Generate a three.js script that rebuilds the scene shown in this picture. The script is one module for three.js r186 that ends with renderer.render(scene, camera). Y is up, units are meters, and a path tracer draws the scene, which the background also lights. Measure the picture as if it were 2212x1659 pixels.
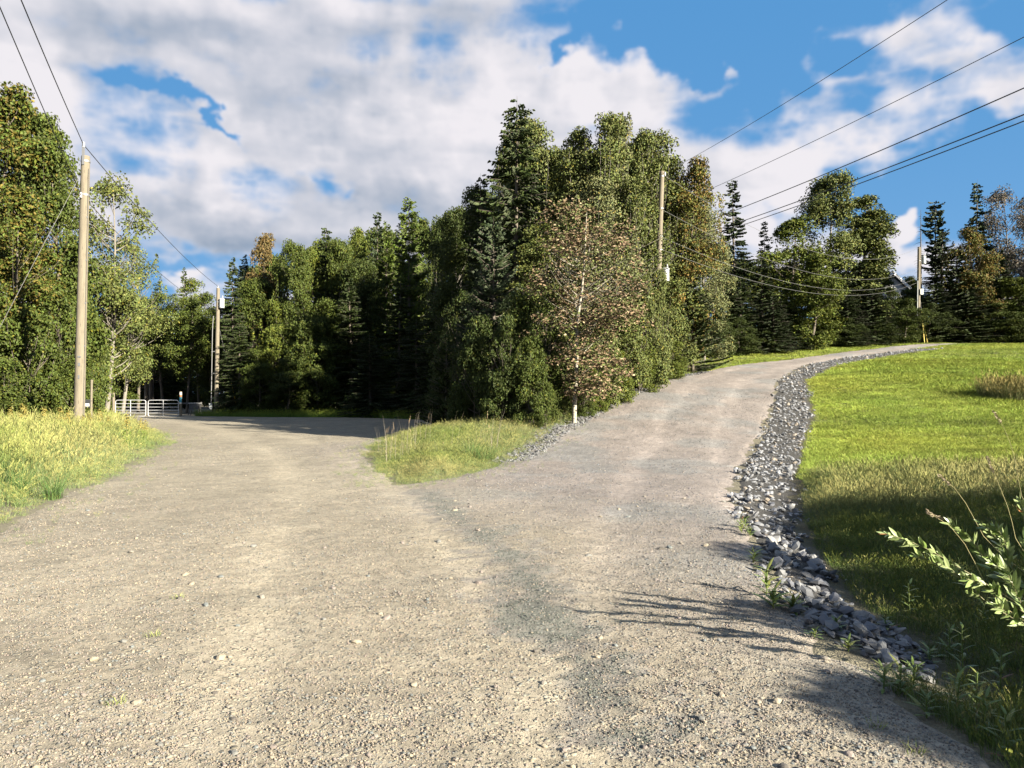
import * as THREE from 'three';
import { mergeGeometries } from 'three/addons/utils/BufferGeometryUtils.js';

// ───────────────────────── camera, sun, sky, exposure ─────────────────────────
const scene = new THREE.Scene();
const FPX = 738, HOR = 394, EYE = 1.6;                       // focal length and horizon row of the 1024 x 768 picture
const PITCH = Math.atan((HOR - 384) / FPX);
const camera = new THREE.PerspectiveCamera(2 * Math.atan(384 / FPX) * 180 / Math.PI, 4 / 3, 0.05, 3000);
camera.position.set(0, EYE, 0); camera.rotation.x = PITCH; scene.add(camera);
const EXPOSURE = 5.0;
const SUN = new THREE.Vector3(0.78 * Math.cos(0.375), Math.sin(0.375), 0.626 * Math.cos(0.375)).normalize();
const sun = new THREE.DirectionalLight(new THREE.Color().setRGB(1, 0.905, 0.74), 5);
sun.position.copy(SUN).multiplyScalar(120); sun.castShadow = true; sun.shadow.radius = 1.0;
Object.assign(sun.shadow.camera, { left: -75, right: 75, top: 60, bottom: -60, near: 1, far: 320 }); sun.shadow.mapSize.set(4096, 4096);
scene.add(sun, sun.target);

// ───────────────────────── helpers ─────────────────────────
const rngOf = (s) => () => { s = (s + 0x6d2b79f5) | 0; let t = Math.imul(s ^ (s >>> 15), 1 | s); t = (t + Math.imul(t ^ (t >>> 7), 61 | t)) ^ t; return ((t ^ (t >>> 14)) >>> 0) / 4294967296; };
const clamp = (x, a = 0, b = 1) => Math.min(b, Math.max(a, x));
const lerp = (a, b, t) => a + (b - a) * t;
const sstep = (a, b, x) => { const t = clamp((x - a) / (b - a)); return t * t * (3 - 2 * t); };
const PERM = (() => { const r = rngOf(99), p = new Uint16Array(4096), v = new Float32Array(4096); for (let i = 0; i < 4096; i++) p[i] = i; for (let i = 4095; i > 0; i--) { const j = (r() * (i + 1)) | 0, t = p[i]; p[i] = p[j]; p[j] = t; } for (let i = 0; i < 4096; i++) v[i] = p[(i * 2731 + 17) & 4095] / 4095; return { p, v }; })();
const PP = PERM.p, PV = PERM.v;
const hash3 = (x, y, z) => PV[(PP[(PP[(PP[x & 4095] + y) & 4095] + z) & 4095])];
const noise3 = (x, y, z) => {
  const X = Math.floor(x), Y = Math.floor(y), Z = Math.floor(z); let u = x - X, v = y - Y, w = z - Z;
  u = u * u * u * (u * (u * 6 - 15) + 10); v = v * v * v * (v * (v * 6 - 15) + 10); w = w * w * w * (w * (w * 6 - 15) + 10);
  const a = lerp(hash3(X, Y, Z), hash3(X + 1, Y, Z), u), b = lerp(hash3(X, Y + 1, Z), hash3(X + 1, Y + 1, Z), u);
  const c = lerp(hash3(X, Y, Z + 1), hash3(X + 1, Y, Z + 1), u), d = lerp(hash3(X, Y + 1, Z + 1), hash3(X + 1, Y + 1, Z + 1), u);
  return lerp(lerp(a, b, v), lerp(c, d, v), w) * 2 - 1;
};
const noise2 = (x, y) => {
  const X = Math.floor(x), Y = Math.floor(y); let u = x - X, v = y - Y; u = u * u * (3 - 2 * u); v = v * v * (3 - 2 * v);
  return lerp(lerp(hash3(X, Y, 7), hash3(X + 1, Y, 7), u), lerp(hash3(X, Y + 1, 7), hash3(X + 1, Y + 1, 7), u), v) * 2 - 1;
};
const fbm2 = (x, y, n = 4) => { let s = 0, a = 0.5; for (let i = 0; i < n; i++) { s += a * noise2(x, y); x = x * 2.03 + 11.7; y = y * 2.03 - 5.3; a *= 0.5; } return s; };
const fbm3 = (x, y, z, n) => { let s = 0, a = 0.5; for (let i = 0; i < n; i++) { s += a * noise3(x, y, z); x = x * 2.05 + 3.1; y = y * 2.05 - 7.7; z = z * 2.05 + 1.9; a *= 0.5; } return s; };
const TONE = 0.82, lin = (r, g, b) => new THREE.Color().setRGB(r * TONE, g * TONE, b * TONE);   // measured base colours, brought to the exposure above
const D2P = 1024 / 2212;                                     // measurements were taken on a 2212-pixel-wide view
const cp = Math.cos(PITCH), sp = Math.sin(PITCH);
const rayOf = (px, py) => { const x = (px - 512) / FPX, y = (384 - py) / FPX; return [x, y * cp + sp, cp - y * sp]; };   // x right, y up, d forward

// ───────────────────────── sky: air and clouds in every direction ─────────────────────────
{
  const W = 3072, H = 1536, data = new Float32Array(W * H * 4);
  // [x, y, rx, ry, turn, amount] in the measured view: where cloud gathers or opens
  const cover = [[500, 90, 620, 150, 0, .6], [330, 330, 330, 110, 25, .7], [760, 400, 330, 150, 0, .55], [325, 180, 62, 11, 22, -1.35], [410, 216, 55, 17, 24, -1.3], [490, 272, 58, 12, 40, -1.3], [255, 140, 60, 20, 10, -.75],
    [1075, 200, 130, 100, 0, .6], [1390, 75, 170, 55, 0, -1.25], [1620, 105, 125, 65, 0, -1.2], [1530, 35, 200, 55, 0, -1.1], [1215, 125, 45, 18, -25, -.9], [1700, 15, 55, 40, 0, -.9], [1330, 48, 42, 20, -45, .75], [1400, 112, 26, 20, -35, .45],
    [1250, 205, 80, 55, 0, .75], [1395, 215, 85, 45, 0, .7], [1540, 185, 60, 24, -12, .8], [1350, 330, 220, 110, 0, .6], [1520, 330, 200, 80, 0, .5], [1900, 65, 120, 70, 0, .95], [2090, 140, 70, 42, 0, .6], [1790, 195, 140, 55, 0, .5],
    [2000, 195, 100, 55, 0, .6], [1850, 290, 190, 66, 8, .75], [2190, 195, 55, 50, 0, .7], [1640, 385, 180, 50, 0, .65], [2130, 45, 60, 60, 0, -.5], [1835, 215, 40, 17, 0, -.4], [1690, 300, 36, 26, 0, -.35], [1735, 165, 40, 24, 0, -.3],
    [2060, 390, 200, 95, -15, -1.15], [1850, 450, 140, 45, 0, -.8], [2140, 300, 90, 38, -10, -.8], [1942, 475, 26, 26, 0, 1.7], [1916, 510, 26, 42, 0, 1.5], [1938, 545, 22, 20, 0, .9], [370, 592, 120, 46, 0, -.9], [250, 655, 90, 60, 0, -.8], [395, 612, 44, 20, 0, 1.3], [690, 385, 22, 30, 50, -.45], [740, 410, 18, 14, 0, -.4], [600, 480, 300, 70, 5, .35]];
  const bright = [[760, 190, 210, 55, 0, -.36], [430, 70, 230, 45, 8, -.24], [950, 50, 330, 45, 0, -.24], [200, 60, 150, 40, 0, -.22], [360, 450, 220, 36, 18, -.26], [700, 545, 260, 30, 5, -.22], [900, 440, 210, 45, 0, -.26], [440, 520, 130, 34, 0, -.24], [880, 330, 160, 40, 10, -.12], [620, 260, 200, 40, 20, -.2],
    [290, 285, 260, 62, 27, .42], [120, 210, 150, 50, 15, .2], [1060, 195, 75, 75, 0, .36], [1245, 215, 60, 60, 0, .36], [1360, 250, 110, 60, 0, .2], [1600, 300, 210, 80, 0, .16], [1900, 70, 120, 60, 0, .22], [620, 380, 120, 26, 10, .18], [560, 400, 90, 22, 10, .14], [980, 395, 90, 28, 0, .14], [1930, 490, 60, 60, 0, .4], [2100, 200, 180, 90, 0, .2], [1800, 330, 220, 70, 0, .18], [400, 612, 60, 30, 0, .35], [760, 445, 60, 14, 0, .16], [560, 455, 90, 14, 6, .12]];
  const prep = (l) => l.map(([x, y, rx, ry, t, a]) => { const c = Math.cos(t * Math.PI / 180), s = Math.sin(t * Math.PI / 180); return [x, y, c / rx, s / rx, -s / ry, c / ry, a]; });
  const C = prep(cover), B = prep(bright);
  const sum = (L, X, Y) => { let v = 0; for (const [x, y, a, b, c, d, k] of L) { const p = (X - x) * a + (Y - y) * b, q = (X - x) * c + (Y - y) * d, r = p * p + q * q; if (r < 7) v += k * Math.exp(-r); } return v; };
  const K = 1 / EXPOSURE;
  for (let j = 0; j < H; j++) {
    const el = ((j + 0.5) / H - 0.5) * Math.PI, ce = Math.cos(el), se = Math.sin(el);
    for (let i = 0; i < W; i++) {
      const o = (j * W + i) * 4; data[o + 3] = 1;
      if (el < -0.03) { data[o] = 0.17 * K; data[o + 1] = 0.19 * K; data[o + 2] = 0.17 * K; continue; }
      const az = ((i + 0.5) / W - 0.5) * 2 * Math.PI, x = Math.cos(az) * ce, z = Math.sin(az) * ce, y = se, up = Math.max(y, 0);
      // position in the measured view of this direction (used as a pair of angles)
      const fz = -z * cp + y * sp, fy = y * cp + z * sp;
      let inF = 0, X = 0, Y = 0;
      if (fz > 0.25) { X = (512 + FPX * x / fz) / D2P; Y = (384 - FPX * fy / fz) / D2P; inF = sstep(-700, -60, X) * (1 - sstep(2270, 2900, X)) * sstep(-700, -60, Y); }
      // cloud sheet
      const ps = 1 / (up + 0.16), px = x * ps, pz = z * ps;
      const w1 = noise3(px * 1.1 + 5, pz * 1.1, 3.3), w2 = noise3(px * 1.1 - 9, pz * 1.1 + 4, 8.1);
      const fine = fbm3(px * 2.6 + w1 * 0.35, pz * 2.6 + w2 * 0.35, 1.7, 6), wide = fbm3(px * 0.75 + 20, pz * 0.75 - 3, 5.5, 3);
      const bil = (X, Y, Z, n) => { let s = 0, k = 0.5; for (let q = 0; q < n; q++) { s += k * (0.62 - 2.1 * Math.abs(noise3(X, Y, Z))); X = X * 2.1 + 3.1; Y = Y * 2.1 - 7.7; Z = Z * 2.1 + 1.9; k *= 0.52; } return s; };
      const qx = x * 7 + w1 * 0.25, qy = y * 12, qz = z * 7 + w2 * 0.25;
      const puff = bil(qx, qy, qz, 6), lee = bil(qx + SUN.x * 0.22, qy + SUN.y * 0.5, qz + SUN.z * 0.22, 4);
      let cov = (1 - inF) * (0.12 + wide * 1.6), br = (1 - inF) * (0.02 + wide * -0.35);
      if (inF > 0) { const f1 = fbm3(x * 22 + 40, y * 30 + 3, z * 22, 5), f2 = fbm3(x * 26 - 40, y * 34 + 13, z * 26 + 9, 5), X2 = X + 20 * puff + 50 * fine + 70 * f1, Y2 = Y + 60 * f2 + 10 * puff; cov += inF * (sum(C, X2, Y2) + (X < 1150 ? 0.12 : lerp(0.12, -0.10, sstep(1150, 1500, X)))); br += inF * sum(B, X2, Y2); }
      const dens = cov * 0.72 + fine * 0.72 + puff * 0.66;
      const al = Math.pow(sstep(-0.2, 0.44, dens), 0.9);
      const b = clamp(0.69 + br * 1.25 + puff * 0.24 + (puff - lee) * 0.36 + fine * 0.46 - 0.12 * sstep(0.4, 1.2, dens) + 0.26 * (1 - sstep(0.0, 0.55, dens)));
      // air: deeper blue higher up, paler near the horizon
      const t = Math.pow(1 - up, 3.2), hz = Math.exp(-up * 9);
      let r = lerp(0.085, 0.20, t), g = lerp(0.30, 0.46, t), bl = lerp(0.64, 0.80, t); r = lerp(r, 0.36, hz * 0.5); g = lerp(g, 0.58, hz * 0.5); bl = lerp(bl, 0.84, hz * 0.5);
      const cr = lerp(0.27, 0.88, b), cg = lerp(0.355, 0.85, b), cb = lerp(0.48, 0.89, b);
      data[o] = lerp(r, cr, al) * K; data[o + 1] = lerp(g, cg, al) * K; data[o + 2] = lerp(bl, cb, al) * K;
    }
  }
  const sky = new THREE.DataTexture(data, W, H, THREE.RGBAFormat, THREE.FloatType);
  sky.mapping = THREE.EquirectangularReflectionMapping; sky.magFilter = sky.minFilter = THREE.LinearFilter; sky.needsUpdate = true;
  scene.background = sky; scene.environment = sky;
}

// ───────────────────────── the lie of the land ─────────────────────────
const curve = (pts) => (x) => {          // smooth monotone interpolation
  if (x <= pts[0][0]) return pts[0][1]; const n = pts.length - 1; if (x >= pts[n][0]) return pts[n][1];
  let i = 0; while (x > pts[i + 1][0]) i++;
  const sl = (k) => (pts[k + 1][1] - pts[k][1]) / (pts[k + 1][0] - pts[k][0]), tan = (k) => (k <= 0 || k >= n ? 0 : (sl(k - 1) * sl(k) <= 0 ? 0 : (sl(k - 1) + sl(k)) / 2));
  const h = pts[i + 1][0] - pts[i][0], t = (x - pts[i][0]) / h, t2 = t * t, t3 = t2 * t;
  return (2 * t3 - 3 * t2 + 1) * pts[i][1] + (t3 - 2 * t2 + t) * h * tan(i) + (-2 * t3 + 3 * t2) * pts[i + 1][1] + (t3 - t2) * h * tan(i + 1);
};
const hill = curve([[14, 0], [18, 0.06], [21, 0.35], [25, 1.0], [29, 1.6], [33, 2.15], [41, 3.15], [53, 4.75], [65, 6.05], [78, 6.5], [110, 6.8], [200, 7]]);
const hillEdge = curve([[0, -3], [14, -1], [22, 1], [25, 2.8], [33, 6.3], [37, 9.3], [50, 12], [70, 16]]);
const baseH = (x, d) => { const e = hillEdge(d); return hill(d) * sstep(e - 8, e - 0.6, x); };
const hit = (px, py, H = baseH) => {     // where a line of sight meets the ground: [x, d]
  const [rx, ry, rd] = rayOf(px, py); let t = 1.5;
  for (; t < 95; t += 0.05) if (EYE + ry * t < H(rx * t, rd * t)) break;
  return [rx * t, rd * t];
};
const hitD = (dx, dy) => hit(dx * D2P, dy * D2P);
const poly = (pts) => {
  const n = pts.length, xs = pts.map((p) => p[0]), ys = pts.map((p) => p[1]);
  const bb = [Math.min(...xs), Math.min(...ys), Math.max(...xs), Math.max(...ys)];
  const sd = (x, y) => { const ox = Math.max(bb[0] - x, x - bb[2]), oy = Math.max(bb[1] - y, y - bb[3]); if (ox > 4 || oy > 4) return -Math.max(ox, oy); let m = 1e9, ins = false; for (let i = 0, j = n - 1; i < n; j = i++) { const ax = xs[j], ay = ys[j], bx = xs[i] - ax, by = ys[i] - ay, t = clamp(((x - ax) * bx + (y - ay) * by) / (bx * bx + by * by)); const ex = x - ax - bx * t, ey = y - ay - by * t; m = Math.min(m, ex * ex + ey * ey); if ((ys[i] > y) !== (ys[j] > y) && x < (bx * (y - ay)) / by + ax) ins = !ins; } return (ins ? 1 : -1) * Math.sqrt(m); };
  return { sd, bb };
};
const verge = poly([[-5.2, -8], [-5.4, 5], [-6.0, 8.7], [-6.8, 10.9], [-7.6, 13.9], [-9.3, 19], [-11.4, 24.6], [-14.2, 30], [-20, 39], [-27.2, 48.5], [-28.2, 60], [-90, 60], [-90, -8]]);
const ripL = [[871, 676], [830, 655], [811, 623], [782, 600], [758, 571], [748, 545], [737, 528], [731, 502], [738, 465], [763, 429], [773, 399], [776, 381], [803, 365.5], [846, 357.5], [912, 349.3]].map(([x, y]) => hit(x, y));
const ripR = [[949, 348.2], [876, 357.8], [832, 368], [808, 380], [811, 398], [816, 415], [806, 443], [800, 480], [800, 506], [808, 530], [829, 558], [853, 590], [895, 613], [916, 629], [943, 653], [956, 688]].map(([x, y]) => hit(x, y));
const riprap = poly([...ripL, ...ripR]);
const islandEdge = [[9.6, 37.5], [6.3, 33], [2.7, 25], [1.2, 22], [-0.2, 17], [-0.94, 14.2]];
const farLip = [[704, 368], [787, 360], [857, 350.6], [894, 346.2], [921, 344]].map(([x, y]) => hit(x, y));
const island = poly([[-2.0, 12.8], [-3.65, 18.4], [-3.9, 22.3], [-3.9, 28], [-3.4, 36], [-4, 44], [-10, 49.5], [-18, 51], [-22.6, 52.2], [-23, 60], [-28, 60], [-28, 130], [90, 130], [90, 72], [46, 68.5], ...farLip.slice(1).reverse(), [12.5, 41.5], ...islandEdge]);
const right = poly([...[[985, 768], [976, 752], [919, 715], [880, 692]].map(([x, y]) => hit(x, y)), ...ripL, [38, 62.5], [48, 65.5], [90, 68], [90, -8], [1.6, -8]]);
const gravelSd = (x, d) => { const w = 0.22 * fbm2(x * 1.3, d * 1.3, 3) + 0.08 * noise2(x * 6, d * 6); return Math.min(-verge.sd(x, d), -island.sd(x, d), -right.sd(x, d)) + w; };
const ripMid = (x, d) => riprap.sd(x, d);
const groundH = (x, d) => {
  let h = baseH(x, d) + 0.03 * fbm2(x * 0.35, d * 0.35, 3) * sstep(2, 6, d);
  const v = verge.sd(x, d); if (v > 0) h += 0.27 * sstep(0.2, 3.2, v) + 0.05 * fbm2(x, d, 2) * sstep(0, 1, v);
  const i = island.sd(x, d); if (i > 0 && d < 40) h += 0.06 * sstep(0.1, 1.6, i);
  const r = right.sd(x, d); if (r > 0) { const ditch = sstep(14, 9, d); h += ditch * (-0.16 * sstep(0, 0.9, r) + 0.62 * sstep(1.3, 5.5, r)) + (1 - ditch) * 0.10 * sstep(1.8, 3.2, r); }
  return h;
};
const lane = (pts) => (x, d) => { let m = 1e9; for (let i = 0; i < pts.length - 1; i++) { const [ax, ay] = pts[i], bx = pts[i + 1][0] - ax, by = pts[i + 1][1] - ay, t = clamp(((x - ax) * bx + (d - ay) * by) / (bx * bx + by * by)); m = Math.min(m, Math.hypot(x - ax - bx * t, d - ay - by * t)); } return m; };
const laneA = lane([[0.6, -6], [-0.6, 4], [-2.6, 12], [-5.6, 20], [-10.5, 30], [-17, 40], [-25, 52]]), laneB = lane([[0.2, -6], [1.0, 3], [2.2, 10], [4.1, 18], [6.2, 25], [9.2, 33], [13.5, 40], [22, 49], [33, 61], [50, 67]]);
const tracks = (x, d) => { const w = 0.25 * fbm2(x * 0.5, d * 0.25, 2), t = (l) => Math.exp(-(((l(x, d) + w - 0.85) / 0.3) ** 2)); return Math.max(t(laneA), t(laneB)); };
const roadWear = (x, d) => -0.014 * tracks(x, d) + 0.012 * fbm2(x * 0.9, d * 0.9, 3) + 0.006 * fbm2(x * 4.5, d * 4.5, 2) + 0.006 * noise2(x * 13, d * 13);
const surfaceH = (x, d) => { const g = gravelSd(x, d), h = groundH(x, d); return g > 0 ? h + Math.min(0.03, g * 0.2) + roadWear(x, d) * sstep(0, 0.5, g) : h; };

// ───────────────────────── object helpers ─────────────────────────
const used = new Map();
const numbered = (n) => { const k = used.get(n) ?? 0; used.set(n, k + 1); return k ? n + '_' + String(k).padStart(3, '0') : n; };
const shade = (o) => { o.traverse((m) => { if (m.isMesh) { m.castShadow = true; m.receiveShadow = true; } }); return o; };
const mesh = (name, geo, mat, parent, kind) => { const m = new THREE.Mesh(geo, mat); m.name = parent ? name : numbered(name); m.castShadow = m.receiveShadow = true; if (kind) m.userData.kind = kind; (parent ?? scene).add(m); return m; };
const thing = (name, label, category, x, y, d, turn = 0, group) => { const g = new THREE.Group(); g.name = numbered(name); g.position.set(x, y, -d); g.rotation.y = turn; g.userData = { label, category }; if (group) g.userData.group = group; scene.add(g); return g; };
const tag = (o, label, category, group, kind) => { if (label) o.userData.label = label; if (category) o.userData.category = category; if (group) o.userData.group = group; if (kind) o.userData.kind = kind; return o; };
const V = (x, y, z) => new THREE.Vector3(x, y, z);
function tube(pts, rad, sides = 6, seg) {              // rad: number or function of 0..1; pts: Vector3 list
  const c = pts.length > 2 ? new THREE.CatmullRomCurve3(pts) : new THREE.LineCurve3(pts[0], pts[1]), n = seg ?? Math.max(2, pts.length * 2), P = [], N = [], U = [], I = [];
  const f = c.computeFrenetFrames(n, false); let len = 0, last = null;
  for (let i = 0; i <= n; i++) { const t = i / n, p = c.getPointAt(t), r = typeof rad === 'function' ? rad(t) : rad; if (last) len += p.distanceTo(last); last = p;
    for (let k = 0; k <= sides; k++) { const a = (k / sides) * Math.PI * 2, ca = Math.cos(a), sa = Math.sin(a), nx = f.normals[i].x * ca + f.binormals[i].x * sa, ny = f.normals[i].y * ca + f.binormals[i].y * sa, nz = f.normals[i].z * ca + f.binormals[i].z * sa; P.push(p.x + nx * r, p.y + ny * r, p.z + nz * r); N.push(nx, ny, nz); U.push(k / sides, len); } }
  for (let i = 0; i < n; i++) for (let k = 0; k < sides; k++) { const a = i * (sides + 1) + k, b = a + sides + 1; I.push(a, a + 1, b, b, a + 1, b + 1); }
  const g = new THREE.BufferGeometry(); g.setAttribute('position', new THREE.Float32BufferAttribute(P, 3)); g.setAttribute('normal', new THREE.Float32BufferAttribute(N, 3)); g.setAttribute('uv', new THREE.Float32BufferAttribute(U, 2)); g.setIndex(I); return g;
}
class Faces {                                            // collects flat triangles with a colour each
  constructor() { this.p = []; this.n = []; this.c = []; }
  tri(a, b, c, col) { const ux = b[0] - a[0], uy = b[1] - a[1], uz = b[2] - a[2], vx = c[0] - a[0], vy = c[1] - a[1], vz = c[2] - a[2]; let nx = uy * vz - uz * vy, ny = uz * vx - ux * vz, nz = ux * vy - uy * vx; const l = Math.hypot(nx, ny, nz) || 1; this.p.push(...a, ...b, ...c); for (let i = 0; i < 3; i++) { this.n.push(nx / l, ny / l, nz / l); this.c.push(...col); } }
  geo() { const g = new THREE.BufferGeometry(); g.setAttribute('position', new THREE.BufferAttribute(new Float32Array(this.p), 3)); g.setAttribute('normal', new THREE.BufferAttribute(new Float32Array(this.n), 3)); g.setAttribute('color', new THREE.BufferAttribute(new Float32Array(this.c), 3)); return g; }
}
const dataTex = (n, fn, srgb = false, ch = 4) => { const a = new Uint8Array(n * n * 4); for (let j = 0; j < n; j++) for (let i = 0; i < n; i++) { const v = fn(i, j), o = (j * n + i) * 4; a[o] = v[0]; a[o + 1] = v[1]; a[o + 2] = v[2]; a[o + 3] = 255; } const t = new THREE.DataTexture(a, n, n); t.wrapS = t.wrapT = THREE.RepeatWrapping; t.magFilter = t.minFilter = THREE.LinearFilter; if (srgb) t.colorSpace = THREE.SRGBColorSpace; t.needsUpdate = true; return t; };

// ───────────────────────── surfaces: ground, gravel, stone strip ─────────────────────────
// gravel: sand with grit of many tones, and the relief of the same grit
const GN = 2048, GT = 3.6;
let gravelMap, gravelBump;
{
  const r = rngOf(11), hgt = new Float32Array(GN * GN), tone = new Float32Array(GN * GN * 3);
  const per = (x, y, f, s) => { const X = Math.floor(x * f), Y = Math.floor(y * f); let u = x * f - X, v = y * f - Y; u = u * u * (3 - 2 * u); v = v * v * (3 - 2 * v); const h = (a, b) => hash3(((a % f) + f) % f, ((b % f) + f) % f, s); return lerp(lerp(h(X, Y), h(X + 1, Y), u), lerp(h(X, Y + 1), h(X + 1, Y + 1), u), v); };
  for (let j = 0; j < GN; j++) for (let i = 0; i < GN; i++) { const x = i / GN, y = j / GN, o = j * GN + i; const n = per(x, y, 512, 1) * 0.5 + per(x, y, 128, 2) * 0.3 + per(x, y, 32, 3) * 0.2, s = per(x, y, 1024, 5), w = per(x, y, 14, 9), c5 = per(x, y, 72, 21) - 0.5 + 0.7 * (per(x, y, 150, 23) - 0.5); hgt[o] = 0.10 + 0.10 * n + 0.07 * s; const k = 0.76 + 0.5 * (n - 0.5) + 0.5 * (s - 0.5) + 0.10 * (w - 0.5) + 0.34 * c5; tone[o * 3] = k; tone[o * 3 + 1] = k * (0.985 + 0.02 * w); tone[o * 3 + 2] = k * (0.94 + 0.05 * w); }
  for (let k = 0; k < 30000; k++) { const cx = r() * GN, cy = r() * GN, R = 1.8 + 8 * Math.pow(r(), 5), e = 0.55 + 0.45 * r(), a = r() * 3.14, ca = Math.cos(a), sa = Math.sin(a), top = 0.25 + 0.055 * R * (0.7 + 0.6 * r()), v = 0.42 + 0.62 * r(), cool = r() * 0.10, R2 = Math.ceil(R);
    for (let y = -R2; y <= R2; y++) for (let x = -R2; x <= R2; x++) { const p = (x * ca + y * sa) / R, q = (-x * sa + y * ca) / (R * e), m = p * p + q * q; if (m > 1) continue; const o = ((((cy | 0) + y + GN) % GN) * GN) + (((cx | 0) + x + GN) % GN), hh = 0.12 + (top - 0.12) * Math.sqrt(1 - m * m); if (hh > hgt[o]) { hgt[o] = hh; tone[o * 3] = v * (1 - cool); tone[o * 3 + 1] = v; tone[o * 3 + 2] = v * (0.95 + cool); } } }
  gravelMap = dataTex(GN, (i, j) => { const o = (j * GN + i) * 3; return [clamp(tone[o]) * 255, clamp(tone[o + 1]) * 255, clamp(tone[o + 2]) * 255]; });
  gravelBump = dataTex(GN, (i, j) => { const v = clamp(hgt[j * GN + i]) * 255; return [v, v, v]; });
}
const soilMap = dataTex(512, (i, j) => { const v = 150 + 60 * fbm2(i / 9, j / 9, 4) + 50 * (hash3(i, j, 4) - 0.5); return [clamp(v, 0, 255), clamp(v, 0, 255), clamp(v * 0.94, 0, 255)]; });
const soilBump = dataTex(512, (i, j) => { const v = clamp(128 + 120 * fbm2(i / 6, j / 6, 4), 0, 255); return [v, v, v]; });

const axis = (list) => { const a = []; for (const [from, to, step] of list) for (let v = from; v < to - 1e-6; v += step) a.push(v); a.push(list[list.length - 1][1]); return a; };
const XS = axis([[-400, -90, 31], [-90, -34, 2], [-34, -10, 0.4], [-10, -5, 0.16], [-5, 8, 0.09], [8, 14, 0.2], [14, 40, 0.6], [40, 90, 2], [90, 400, 31]]);
const DS = axis([[-60, -8, 4], [-8, 2, 1], [2, 12, 0.085], [12, 24, 0.16], [24, 54, 0.4], [54, 90, 1.2], [90, 400, 31]]);
function sheet(keep, height, color, uvScale) {
  const nx = XS.length, nd = DS.length, P = [], U = [], C = [], id = new Int32Array(nx * nd).fill(-1), inc = new Uint8Array(nx * nd), I = [];
  for (let j = 0; j < nd; j++) for (let i = 0; i < nx; i++) inc[j * nx + i] = keep(XS[i], DS[j]) ? 1 : 0;
  const vert = (i, j) => { const k = j * nx + i; if (id[k] < 0) { id[k] = P.length / 3; const x = XS[i], d = DS[j]; P.push(x, height(x, d), -d); U.push(x / uvScale, d / uvScale); C.push(...color(x, d).map((v) => v * TONE)); } return id[k]; };
  for (let j = 0; j < nd - 1; j++) for (let i = 0; i < nx - 1; i++) { const k = j * nx + i; if (!(inc[k] || inc[k + 1] || inc[k + nx] || inc[k + nx + 1])) continue; const a = vert(i, j), b = vert(i + 1, j), c = vert(i + 1, j + 1), e = vert(i, j + 1); I.push(a, b, c, a, c, e); }
  const g = new THREE.BufferGeometry(); g.setAttribute('position', new THREE.Float32BufferAttribute(P, 3)); g.setAttribute('uv', new THREE.Float32BufferAttribute(U, 2)); g.setAttribute('color', new THREE.Float32BufferAttribute(C, 3)); g.setIndex(I); g.computeVertexNormals(); return g;
}
// mown lawn: right of the stone strip and along the far side of the drive; unmown bank nearer
const lawnNear = (x, d = 14) => 13.6 + 2.6 * fbm2(x * 0.5, d * 0.5, 3) + 1.6 * noise2(x * 2.2, d * 2.2) - 0.10 * (x - 6);
const isLawn = (x, d) => (right.sd(x, d) > 0 && riprap.sd(x, d) < -0.05 && d > lawnNear(x, d)) || (d > 36 && x > 8.8 && island.sd(x, d) > 0 && island.sd(x, d) < 8);
mesh('ground', sheet(() => true, (x, d) => { const g = gravelSd(x, d); return groundH(x, d) - (g > 0.25 ? 0.05 : 0) ; },
  (x, d) => { const n = 0.5 + fbm2(x * 0.8, d * 0.8, 3); if (isLawn(x, d)) { const b = 1 + 0.35 * fbm2(x * 0.5, d * 0.5, 3); return [0.135 * b, 0.155 * b, 0.03 * b]; } const e = sstep(-1.1, -0.1, gravelSd(x, d) + 0.5 * fbm2(x * 2.5, d * 2.5, 3)); return [lerp(lerp(0.08, 0.12, n), 0.25, e), lerp(lerp(0.075, 0.10, n), 0.225, e), lerp(lerp(0.036, 0.048, n), 0.16, e)]; }, 0.9),
  new THREE.MeshStandardMaterial({ vertexColors: true, map: soilMap, bumpMap: soilBump, bumpScale: 0.02, roughness: 1 }), null, 'structure');
const driveMix = (x, d) => sstep(-2.2, 2.6, x - (4.0 - 0.42 * d) * 1 + 1.4 * fbm2(x * 0.5, d * 0.5, 3)) * sstep(26, 18, Math.abs(d - 0) - (x > -1.5 ? 60 : 0));
const spill = poly([[330, 1060], [420, 1120], [500, 1170], [570, 1250], [680, 1400], [760, 1500], [860, 1600], [800, 1615], [690, 1520], [600, 1430], [530, 1330], [495, 1230], [430, 1170], [340, 1100]].map(([x, y]) => hit((x + 590) * D2P, y * D2P)));
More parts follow.
